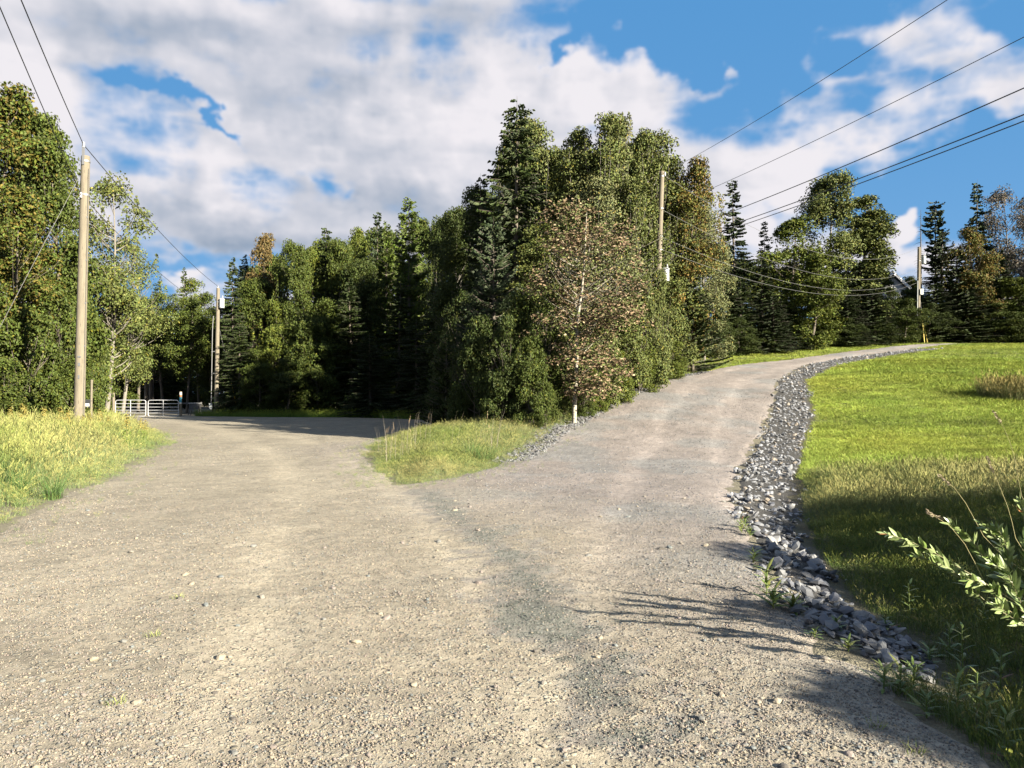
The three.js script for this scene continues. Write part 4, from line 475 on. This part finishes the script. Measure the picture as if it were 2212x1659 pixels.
// ───────────────────────── broad-leaved weeds and willow shoots, leaf by leaf ─────────────────────────
function bladeGeo(L, W, curl = 0.25) { const F = new Faces(), n = 5, c = [1, 1, 1], at = (t) => { const w = W * Math.pow(Math.sin(Math.PI * Math.pow(clamp(t * 0.96 + 0.03), 0.75)), 0.8); return [[-w, L * t - 0, curl * L * t * t - 0 + 0.18 * w], [0, L * t, curl * L * t * t], [w, L * t, curl * L * t * t + 0.18 * w]]; }; let p = at(0); for (let i = 1; i <= n; i++) { const q = at(i / n); for (const k of [0, 1]) { F.tri(p[k], p[k + 1], q[k + 1], c); F.tri(p[k], q[k + 1], q[k], c); } p = q; } const g = F.geo(); g.deleteAttribute('color'); return g; }
const bladeMat = (r, g, b, ro = 0.45) => new THREE.MeshPhysicalMaterial({ color: lin(r, g, b), roughness: ro, side: THREE.DoubleSide, transmission: 0.25, thickness: 0 });
const weedGeo = [bladeGeo(0.14, 0.017, 0.35), bladeGeo(0.11, 0.02, 0.5), bladeGeo(0.17, 0.016, 0.3)], weedMat = [bladeMat(0.12, 0.18, 0.025, 0.6), bladeMat(0.10, 0.155, 0.03, 0.6), bladeMat(0.17, 0.19, 0.035, 0.6), bladeMat(0.2, 0.08, 0.04, 0.6)];
const weedR = rngOf(64);
function weed(px, py, s, tall, label, group, n = 14) {
  const p = hit(px / 3, py / 3, surfaceH), g = thing('leafy_weed', label, 'weed', p[0], surfaceH(...p), p[1], weedR() * 6.28, group);
  if (tall) mesh('stem', tube([V(0, 0, 0), V(0.01, tall, 0.01)], 0.004, 5, 2), weedMat[0], g);
  for (let k = 0; k < n; k++) { const t = k / n, m = mesh('leaf', weedGeo[k % 3], weedMat[weedR() < 0.015 ? 3 : (weedR() * 3) | 0], g); m.position.y = tall * t + 0.01; m.rotation.order = 'YXZ'; m.rotation.set(0.5 + 0.55 * weedR() + (tall ? 0.2 : 0) - 0.3 * t, k * 2.4, 0); m.scale.setScalar(0.68 * s * (0.7 + 0.5 * weedR()) * (tall ? 1 - 0.35 * t : 1)); }
}
const GW = 'weeds along the gravel side of the stone strip', GX = 'weeds in the shade below the stone strip';
for (const [x, y, s, t] of [[2235, 1590, 0.9, 0.1], [2225, 1600, 0.9, 0.12], [2260, 1690, 1, 0.08], [2300, 1790, 1.2, 0.16], [2320, 1830, 1.2, 0.1], [2380, 1840, 1.1, 0.05], [2250, 1610, 0.8, 0.06]]) weed(x, y, s * 1.3, t * 1.3, 'sunlit green weed between gravel and stone strip', GW, 20);
for (const [x, y, s, t] of [[2545, 1960, 1, 0.06], [2510, 1905, 0.9, 0.08], [2445, 1920, 0.7, 0.04]]) weed(x, y, s, t, 'small green weed growing up through dark stones', 'weeds among the dark stones');
for (const [x, y, s, t] of [[2650, 2080, 1.1, 0.12], [2700, 2090, 1.1, 0.15], [2740, 2060, 1, 0.12], [2790, 2000, 1, 0.1], [2780, 2160, 1, 0.1], [2870, 2160, 1.1, 0.2], [2890, 2060, 1.1, 0.35], [2730, 1860, 1, 0.28], [2850, 1980, 1, 0.2], [2960, 2230, 1, 0.2], [3020, 2280, 1.1, 0.2], [2660, 1900, 0.9, 0.1], [2930, 2130, 1, 0.2], [3000, 2100, 1, 0.25], [2950, 1900, 1, 0.2]]) weed(x, y, s, t, 'shaded leafy weed on the bank below the stone strip', GX, 16);
// willow shoots leaning in from the right
{
  const lg = [bladeGeo(0.075, 0.011, 0.12), bladeGeo(0.062, 0.012, 0.2), bladeGeo(0.085, 0.012, 0.05)], lm = [bladeMat(0.22, 0.29, 0.10, 0.35), bladeMat(0.26, 0.32, 0.14, 0.3), bladeMat(0.17, 0.25, 0.06, 0.4), bladeMat(0.36, 0.16, 0.05)], sm = new THREE.MeshStandardMaterial({ color: lin(0.16, 0.15, 0.07), roughness: 0.7 });
  const bx = 3.75, bd = 4.35, by = groundH(bx, bd), g = thing('willow_shrub', 'young willow with pale glossy leaves leaning over the bank', 'shrub', bx, by - 0.03, bd), r = rngOf(88);
  const world = (px, py, d) => { const [a, b, c] = rayOf(px / 3, py / 3), k = d / c; return V(a * k - bx, EYE + b * k - by, -(d - bd)); };
  const shoots = [[[2660, 1585], [2760, 1620], [2900, 1700], 4.2], [[2735, 1645], [2850, 1690], [2960, 1790], 4.1], [[2850, 1555], [2910, 1600], [2985, 1700], 4.3], [[2985, 1560], [3020, 1620], [3035, 1720], 4.3], [[2940, 1550], [3000, 1610], [3060, 1720], 4.5], [[3060, 1480], [3075, 1560], [3085, 1700], 4.2], [[2900, 1720], [2960, 1740], [3040, 1800], 4.0], [[2990, 1795], [3020, 1820], [3080, 1860], 3.9], [[3010, 1680], [3040, 1740], [3080, 1820], 4.0], [[2960, 1650], [3010, 1700], [3070, 1780], 4.25], [[3120, 1400], [3130, 1550], [3130, 1750], 4.3], [[3180, 1450], [3170, 1600], [3150, 1800], 4.1]];
  for (const [a, b, c, d] of shoots) {
    const p = [V((r() - 0.5) * 0.2, 0, (r() - 0.5) * 0.2), world(...c, d), world(...b, d - 0.05), world(...a, d - 0.1)], cv = new THREE.CatmullRomCurve3(p), st = mesh('stem', tube(p, (t) => 0.006 * (1.1 - t * 0.85), 5, 14), sm, g), n = Math.round(cv.getLength() * 26);
    for (let k = 0; k < n; k++) { const t = 0.3 + 0.7 * (k / n), q = cv.getPoint(t), tg = cv.getTangent(t), m = mesh('leaf', lg[k % 3], lm[r() < 0.02 ? 3 : (r() * 3) | 0], st), u = V(...unit(r)), dir = tg.clone().addScaledVector(u.sub(tg.clone().multiplyScalar(u.dot(tg))).normalize(), 0.65).normalize(); m.position.copy(q); m.quaternion.setFromUnitVectors(V(0, 1, 0), dir); m.rotateY(r() * 6.28); m.scale.setScalar((0.75 + 0.45 * r()) * (t > 0.93 ? 0.65 : 1)); }
  }
  // reed grass stems with drooping heads beside it
  const stalk = (pts, d, label) => { const f = thing('grass_stalk', label, 'grass stalk', bx + 0.1, by, bd, 0, 'tall grass stalks beside the willow'); const p = [V(0.15 * r(), 0, 0), ...pts.map(([x, y]) => world(x, y, d).sub(V(0.1, 0, 0)))]; mesh('stem', tube(p, (t) => 0.0035 * (1.1 - 0.8 * t), 4, 16), new THREE.MeshStandardMaterial({ color: lin(0.32, 0.29, 0.13), roughness: 0.8 }), f); const e = p[p.length - 1], dd = e.clone().sub(p[p.length - 2]).normalize(), F = new Faces(); for (let k = 0; k < 26; k++) { const u = unit(r), s = 0.10 * r(), c = [e.x + dd.x * (s - 0.08) + u[0] * 0.008, e.y + dd.y * (s - 0.08) + u[1] * 0.008, e.z + u[2] * 0.008]; leafAt(F, c, unit(r), [dd.x, dd.y, dd.z], 0.03, 0.003, [0.22, 0.18, 0.12]); } mesh('seed_head', F.geo(), new THREE.MeshStandardMaterial({ vertexColors: true, side: THREE.DoubleSide, roughness: 0.9 }), f); };
  stalk([[2990, 1800], [2900, 1640], [2830, 1560], [2790, 1540]], 4.0, 'tall dry grass stalk with drooping seed head beside willow');
  stalk([[2960, 1620], [2910, 1530], [2860, 1460], [2820, 1430]], 4.6, 'tall dry grass stalk with drooping seed head beside willow');
  stalk([[3060, 1640], [3030, 1540], [2995, 1450], [2965, 1380]], 4.7, 'tall dry grass stalk with drooping seed head beside willow');
  stalk([[3070, 1500], [3050, 1400], [3020, 1300], [2985, 1240]], 5.0, 'tall dry grass stalk with drooping seed head beside willow');
}
// tall weeds outside the frame whose thin shadows streak the gravel
grass('tall_weeds', 'tall thin weeds on the bank beside the road', [tuft({ seed: 19, n: 9, h: 1.1, w: 0.006, spread: 0.12, lean: 0.35, straw: 0.2, head: 0.5 })], 40, (r) => [lerp(3.0, 4.6, r()), lerp(1.9, 3.1, r())], (x, d, r) => [0.7 + 0.4 * r(), 1, lin(0.16, 0.19, 0.06)], 41);

// ───────────────────────── poles and wires ─────────────────────────
const woodMap = dataTex(512, (i, j) => { const v = clamp(190 + 70 * fbm2(i / 3.5, j / 60, 4) - (noise2(i / 7, j / 40) > 0.62 ? 55 : 0) + 30 * fbm2(i / 60, j / 90, 2), 40, 255); return [v, v * 0.975, v * 0.93]; });
const poleMat = new THREE.MeshStandardMaterial({ color: lin(0.21, 0.187, 0.142), map: woodMap, bumpMap: woodMap, bumpScale: 0.006, roughness: 0.92 }), steel = new THREE.MeshStandardMaterial({ color: lin(0.26, 0.265, 0.27), roughness: 0.55, metalness: 0.6 }), greyPaint = new THREE.MeshStandardMaterial({ color: lin(0.38, 0.40, 0.395), roughness: 0.45 }), rubber = new THREE.MeshStandardMaterial({ color: lin(0.03, 0.032, 0.035), roughness: 0.6 }), aluminium = new THREE.MeshStandardMaterial({ color: lin(0.16, 0.16, 0.16), roughness: 0.5, metalness: 0.4 }), porcelain = new THREE.MeshStandardMaterial({ color: lin(0.34, 0.35, 0.36), roughness: 0.3 });
const at = (px, py, d) => { const [a, b, c] = rayOf(px, py), k = d / c; return V(a * k, EYE + b * k, -d); };
function pole(label, px, pyTop, d, r0, r1, lean, foot) {
  const top = at(px, pyTop, d), y0 = (foot ?? groundH(top.x, d)) - 0.3, g = thing('utility_pole', label, 'utility pole', top.x - lean, y0, d), H = top.y - y0;
  const ge = tube([V(0, 0, 0), V(lean * 0.5, H * 0.5, 0), V(lean, H, 0)], (t) => lerp(r0, r1, t), 20, 20), uv = ge.attributes.uv; for (let i = 0; i < uv.count; i++) uv.setXY(i, uv.getX(i), uv.getY(i) * 0.4);
  const cap = new THREE.CylinderGeometry(r1 * 0.92, r1, 0.03, 20).translate(lean, H + 0.013, 0); mesh('pole', mergeGeometries([ge, cap.toNonIndexed ? cap : cap]), poleMat, g); g.userData.H = H; return { g, H, top, lean };
}
function transformer(g, x, y, z, s = 1) {
  const c = mesh('transformer', new THREE.LatheGeometry([[0, 0], [0.17, 0], [0.18, 0.03], [0.18, 0.62], [0.195, 0.63], [0.195, 0.67], [0.12, 0.72], [0, 0.73]].map(([a, b]) => new THREE.Vector2(a * s, b * s)), 18), greyPaint, g); c.position.set(x, y, z);
  const bu = mesh('bushing', new THREE.LatheGeometry([[0, 0], [0.03, 0], [0.05, 0.03], [0.03, 0.06], [0.05, 0.09], [0.03, 0.12], [0.045, 0.15], [0.02, 0.2], [0, 0.22]].map(([a, b]) => new THREE.Vector2(a * s, b * s)), 10), porcelain, c); bu.position.set(0.07 * s, 0.7 * s, 0.04);
  for (const yy of [0.18, 0.5]) { const k = mesh('bracket', new THREE.BoxGeometry(0.16, 0.06, 0.06), steel, c); k.position.set(-0.2 * s, yy * s, 0); }
}
const band = (g, x, y, r) => { const b = mesh('band', new THREE.CylinderGeometry(r, r, 0.06, 18, 1, true), steel, g); b.position.set(x, y, 0); };
const spool = (g, x, y, z) => { const s = mesh('insulator', new THREE.LatheGeometry([[0, -0.09], [0.035, -0.09], [0.05, -0.06], [0.03, -0.03], [0.05, 0], [0.03, 0.03], [0.05, 0.06], [0.03, 0.09], [0, 0.1]].map(([a, b]) => new THREE.Vector2(a, b)), 10), porcelain, g); s.position.set(x, y, z); return s; };
function wire(label, name, pts, r, mat, group) { const p0 = pts[0], m = mesh(name, tube(pts.map((p) => p.clone().sub(p0)), r, 5, 40), mat); m.position.copy(p0); tag(m, label, name.includes('guy') ? 'guy wire' : 'wire', group); return m; }
const sag = (a, b, s, n = 9) => Array.from({ length: n }, (_, i) => { const t = i / (n - 1); return a.clone().lerp(b, t).add(V(0, -s * 4 * t * (1 - t), 0)); });
// roadside pole
const PL = pole('tall weathered wooden pole standing in the verge grass', 85.6, 157, 24, 0.168, 0.13, 0.16);
{
  const { g, H, lean } = PL; const pin = mesh('ridge_pin', new THREE.BoxGeometry(0.07, 0.62, 0.05), steel, g); pin.position.set(lean, H + 0.02, 0.13); spool(g, lean, H + 0.36, 0.12); band(g, lean, H - 0.15, 0.142); band(g, lean * 0.9, H - 1.25, 0.146); spool(g, lean * 0.9 - 0.02, H - 1.3, 0.19);
  for (const [y, w, h] of [[2.3, 0.07, 0.1], [2.55, 0.1, 0.05], [1.9, 0.05, 0.12]]) { const k = mesh('tag_plate', new THREE.BoxGeometry(w, h, 0.01), steel, g); k.position.set(0.05 + lean * y / H, y + 0.3, 0.158); }
  for (const y of [3.2, 4.6, 6.0, 7.4]) { const k = mesh('staple', new THREE.BoxGeometry(0.04, 0.05, 0.03), steel, g); k.position.set(lerp(0.162, lean + 0.122, y / H), y, 0.06); }
  mesh('ground_wire', tube([V(0.162, 0.2, 0.05), V(lean + 0.122, H - 0.4, 0.05)], 0.01, 5, 6), rubber, g);
}
const PG = pole('wooden pole with grey transformer near the metal gate', 218.2, 288.5, 54, 0.17, 0.12, 0.1);
{ const { g, H, lean } = PG; transformer(g, lean + 0.31, H - 1.45, 0.1); band(g, lean, H - 1.0, 0.14); spool(g, lean, H + 0.1, 0.05); const c = mesh('conduit', tube([V(-0.34, 0.2, 0.1), V(-0.3, 3.5, 0.1), V(-0.25, 6.9, 0.1), V(-0.2, 7.6, 0.1)], 0.032, 8, 14), aluminium, g); for (const y of [1.6, 3.4, 5.0]) { const k = mesh('clip', new THREE.BoxGeometry(0.24, 0.05, 0.05), steel, c); k.position.set(-0.2, y, 0.1); }
  const b = mesh('meter_box', new THREE.BoxGeometry(0.2, 0.42, 0.16), greyPaint, g); b.position.set(-0.33, 1.0, 0.16); }
const PM = pole('wooden pole half hidden in leaves at the drive edge', 662, 172, 33, 0.15, 0.105, 0.36);
{ const { g, H, lean } = PM; band(g, lean * 0.985, H - 0.2, 0.112); spool(g, lean + 0.12, H - 0.1, 0.05); band(g, lean * 0.87, H - 1.65, 0.118); band(g, lean * 0.75, H - 2.9, 0.12); band(g, lean * 0.7, H - 3.5, 0.125); transformer(g, lean * 0.6 + 0.32, H - 4.9, -0.1, 0.85); }
const PH = pole('pole with small transformer at the hill crest bend', 919, 247.5, 66, 0.17, 0.12, 0.15);
{ const { g, H, lean } = PH; transformer(g, lean + 0.36, H - 1.5, 0.1); band(g, lean, H - 1.2, 0.14); const b = mesh('meter_box', new THREE.BoxGeometry(0.26, 0.5, 0.2), greyPaint, g); b.position.set(0.25, H - 4.0, 0.15); mesh('conduit', tube([V(-0.16, 0.3, 0.12), V(-0.05, H - 3, 0.12)], 0.035, 6, 6), greyPaint, g); }
const yellow = new THREE.MeshStandardMaterial({ color: lin(0.55, 0.42, 0.06), roughness: 0.5 });
const guy = (label, top, foot, guardLen, group) => { const g = thing('guy_wire', label, 'guy wire', foot.x, foot.y, -foot.z, 0, group), t = top.clone().sub(foot), n = t.clone().normalize(); mesh('strand', tube([V(0, 0, 0), t], 0.008, 5, 4), aluminium, g); mesh('guard', tube([n.clone().multiplyScalar(0.1), n.clone().multiplyScalar(guardLen)], 0.035, 8, 2), yellow, g); };
{
  const tl = PL.top;
  guy('guy wire with yellow guard staying the roadside pole', tl.clone().add(V(-0.1, -0.45, 0)), V(-17.3, groundH(-17.3, 22.4), -22.4), 3.1);
  guy('guy wire with yellow guard right of hill pole', PH.top.clone().add(V(0, -4.5, 0)), V(at(927.5, 344, 65).x, groundH(at(927.5, 344, 65).x, 65), -65), 3.0, 'guy wires of hill pole');
  guy('guy wire with yellow guard right of hill pole', PH.top.clone().add(V(0, -3.8, 0)), V(at(924.5, 344, 64.5).x, groundH(at(924.5, 344, 64.5).x, 64.5), -64.5), 3.0, 'guy wires of hill pole');
  guy('thin guy wire with guard right of gate pole', PG.top.clone().add(V(0, -2.5, 0)), V(PG.top.x + 1.35, 0.05, -54.5), 2.4);
  const a = tl.clone().add(V(0, 0.36, 0.12)), end = (p, q, k) => p.clone().add(q.clone().sub(p).multiplyScalar(k));
  wire('upper overhead wire running from roadside pole over the lane', 'overhead_wire', sag(a, end(a, at(29, 0, 15), 4), 0.5), 0.013, rubber);
  const b = tl.clone().add(V(-0.02, -1.3, 0.2)); wire('lower overhead wire crossing the tree tops to roadside pole', 'overhead_wire', sag(b, end(b, at(2, 0, 13.2), 3.2), 0.25), 0.011, rubber);
  wire('overhead wire sloping from roadside pole to gate pole', 'overhead_wire', sag(a, PG.top.clone().add(V(0, 0.15, 0)), 0.35), 0.014, rubber);
  wire('lower wire strung from roadside pole to gate pole', 'overhead_wire', sag(b, PG.top.clone().add(V(0, -1.6, 0)), 0.6), 0.010, rubber);
  const gm = 'wires rising from the drive pole'; const ends = [[931, 0, 15, 0, 0.008], [1024, 25, 13, -1.6, 0.008], [1024, 76, 13, -2.85, 0.012], [1024, 102.5, 13, -3.3, 0.012], [1024, 109, 13, -3.45, 0.011]];
  ends.forEach(([x, y, d, dy, r], i) => { const s = PM.top.clone().add(V(0.1, dy - 0.05, 0.05)); wire(['topmost thin wire rising from the drive pole', 'second thin wire from the top of the drive pole', 'thick wire third from the top of the drive pole', 'upper of two close thick wires from the drive pole', 'lower of two close thick wires from the drive pole'][i], 'overhead_wire', sag(s, end(s, at(x, y, d), 1.45), 0.25), r, rubber, gm); });
  const drops = [[0, -0.05, 2.2, 'topmost'], [-1.6, -1.9, 1.9, 'second'], [-2.85, -2.7, 1.7, 'third'], [-3.4, -3.1, 1.6, 'lowest']];
  for (const [dy, dz, s, w] of drops) wire(w + ' sagging wire between the drive pole and hill pole', 'overhead_wire', sag(PM.top.clone().add(V(0, dy - 0.1, 0)), PH.top.clone().add(V(0, dz, 0)), s), 0.009, aluminium, 'wires between drive pole and hill pole');
}

// ───────────────────────── gate, posts, sign, stand, house ─────────────────────────
const gateMat = new THREE.MeshStandardMaterial({ color: lin(0.48, 0.49, 0.50), roughness: 0.4, metalness: 0.3 });
function gateLeaf(label, px0, px1) {
  const d = 52, a = at(px0, 400, d).x, b = at(px1, 400, d).x, w = b - a, h = 1.12, g = thing('metal_gate', label, 'gate', a, groundH(a, d) + 0.03, d, 0, 'gate leaves'), c = 0.12, r = 0.026, pts = [];
  for (const [x, y, s] of [[w - c, c, -90], [w - c, h - c, 0], [c, h - c, 90], [c, c, 180]]) for (let k = 0; k <= 5; k++) { const q = (s + k * 18) * Math.PI / 180; pts.push(V(x + Math.cos(q) * c, y + Math.sin(q) * c, 0)); }
  mesh('frame', new THREE.TubeGeometry(new THREE.CatmullRomCurve3(pts, true, 'centripetal'), 90, r, 8, true), gateMat, g);
  for (const y of [0.22, 0.42, 0.64, 0.88]) mesh('rail', tube([V(0, y, 0), V(w, y, 0)], 0.02, 8, 1), gateMat, g);
  mesh('upright', tube([V(w * 0.5, 0, 0.012), V(w * 0.5, h, 0.012)], 0.022, 8, 1), gateMat, g);
  for (const y of [0.25, 0.85]) { const k = mesh('hinge', new THREE.BoxGeometry(0.12, 0.05, 0.05), steel, g); k.position.set(px0 < 130 ? -0.04 : w + 0.04, y, 0); }
}
gateLeaf('silver tube gate leaf hung on the plain post', 115.6, 145.8); gateLeaf('silver tube gate leaf hung on the stickered post', 148.2, 178.4);
const postGeo = (h) => tube([V(0, 0, 0), V(0.02, h * 0.5, 0), V(0, h, 0)], 0.085, 12, 6);
{ const p = at(113.4, 400, 52), g = thing('gate_post', 'plain pale wooden gate post', 'post', p.x, groundH(p.x, 52) - 0.1, 52); mesh('post', mergeGeometries([postGeo(1.75), new THREE.CylinderGeometry(0.08, 0.085, 0.02, 12).translate(0, 1.76, 0)]), poleMat, g); }
{ const p = at(180.6, 400, 52), g = thing('gate_post', 'pale wooden gate post with blue and orange stickers', 'post', p.x, groundH(p.x, 52) - 0.1, 52); mesh('post', mergeGeometries([postGeo(1.85), new THREE.CylinderGeometry(0.08, 0.085, 0.02, 12).translate(0, 1.86, 0)]), poleMat, g);
  const st = (y, h, c) => { const m = mesh('sticker', new THREE.CylinderGeometry(0.089, 0.089, h, 16, 1, true, -1.2, 2.4).translate(0.012, y, 0), new THREE.MeshStandardMaterial({ color: lin(...c), roughness: 0.5 }), g); return m; }; st(1.72, 0.16, [0.7, 0.7, 0.68]); st(1.56, 0.08, [0.5, 0.16, 0.04]); st(1.28, 0.34, [0.03, 0.25, 0.36]); st(1.06, 0.08, [0.7, 0.7, 0.68]); }
{ const p = at(195, 404, 54), g = thing('dark_stand', 'small dark stand with splayed legs beside gate post', 'stand', p.x, groundH(p.x, 54), 54), m = new THREE.MeshStandardMaterial({ color: lin(0.045, 0.045, 0.05), roughness: 0.6 }); const bx = mesh('body', new THREE.BoxGeometry(0.7, 0.42, 0.4), m, g); bx.position.set(0, 0.68, 0); const t = mesh('top', new THREE.BoxGeometry(0.82, 0.06, 0.48), new THREE.MeshStandardMaterial({ color: lin(0.30, 0.30, 0.30), roughness: 0.6 }), g); t.position.set(0, 0.93, 0); for (const [x, z] of [[-1, -1], [1, -1], [-1, 1], [1, 1]]) mesh('leg', tube([V(x * 0.42, 0, z * 0.22), V(x * 0.28, 0.5, z * 0.15)], 0.025, 6, 2), m, g); const s = mesh('side_shelf', new THREE.BoxGeometry(0.62, 0.1, 0.4), m, g); s.position.set(-0.74, 0.92, 0); mesh('brace', tube([V(-0.36, 0.22, 0.2), V(0.36, 0.22, 0.2)], 0.02, 6, 1), m, g); }
{ const p = at(91.2, 404, 27), y = groundH(p.x, 27), g = thing('sign_post', 'small dark sign with white panel on thin wooden post', 'sign', p.x, y - 0.1, 27); mesh('post', tube([V(0, 0, 0), V(0.01, 2.0, 0)], 0.04, 8, 4), poleMat, g); const b = mesh('board', new THREE.BoxGeometry(0.24, 0.30, 0.03), rubber, g), off = at(88, 403.5, 27); b.position.set(off.x - p.x, off.y - y + 0.1, 0.06); const w = mesh('panel', new THREE.BoxGeometry(0.18, 0.1, 0.008), new THREE.MeshStandardMaterial({ color: lin(0.7, 0.7, 0.7), roughness: 0.6 }), b); w.position.set(0, -0.05, 0.02); const k = mesh('arm', new THREE.BoxGeometry(0.2, 0.05, 0.04), poleMat, g); k.position.set(-0.06, off.y - y + 0.2, 0.02); }
{
  const p = at(891, 272, 80), y = groundH(p.x, 80), g = thing('house', 'white gabled house glimpsed through trees on the hill', 'house', p.x, y - 0.2, 80), H = p.y - y + 0.2, e = H - 4.6, wm = new THREE.MeshStandardMaterial({ color: lin(0.55, 0.56, 0.57), roughness: 0.7 }), s = new THREE.Shape([[-4, 0], [4, 0], [4, e + 0.8], [0, H - 0.35], [-4, e + 0.8]].map(([a, b]) => new THREE.Vector2(a, b)));
  mesh('wall', new THREE.ExtrudeGeometry(s, { depth: 9, bevelEnabled: false }).translate(0, 0, -9), wm, g);
  for (const k of [-1, 1]) { const L = Math.hypot(4.5, H - e - 0.4), an = Math.atan2(H - e - 0.4, 4.5), rf = mesh('roof', new THREE.BoxGeometry(L, 0.14, 9.9), new THREE.MeshStandardMaterial({ color: lin(0.10, 0.10, 0.105), roughness: 0.9 }), g); rf.position.set(k * 2.25, (H + e + 0.4) / 2, -4.5); rf.rotation.z = -k * an; const bb = mesh('barge_board', new THREE.BoxGeometry(L, 0.26, 0.06), new THREE.MeshStandardMaterial({ color: lin(0.75, 0.75, 0.74), roughness: 0.5 }), g); bb.position.set(k * 2.25, (H + e + 0.4) / 2 - 0.12, 0.48); bb.rotation.z = -k * an; }
  const wn = mesh('window', new THREE.BoxGeometry(1.0, 1.2, 0.08), new THREE.MeshStandardMaterial({ color: lin(0.03, 0.035, 0.04), roughness: 0.15 }), g); wn.position.set(0, e + 0.9, 0.03); mesh('frame', mergeGeometries([new THREE.BoxGeometry(1.2, 0.1, 0.1).translate(0, 0.65, 0.03), new THREE.BoxGeometry(1.2, 0.1, 0.1).translate(0, -0.65, 0.03), new THREE.BoxGeometry(0.1, 1.2, 0.1).translate(0.55, 0, 0.03), new THREE.BoxGeometry(0.1, 1.2, 0.1).translate(-0.55, 0, 0.03)]), wm, wn);
}
const renderer = new THREE.WebGLRenderer({ antialias: true });
renderer.toneMapping = THREE.LinearToneMapping; renderer.toneMappingExposure = EXPOSURE;
renderer.shadowMap.enabled = true; renderer.setSize(1024, 768);
renderer.render(scene, camera);
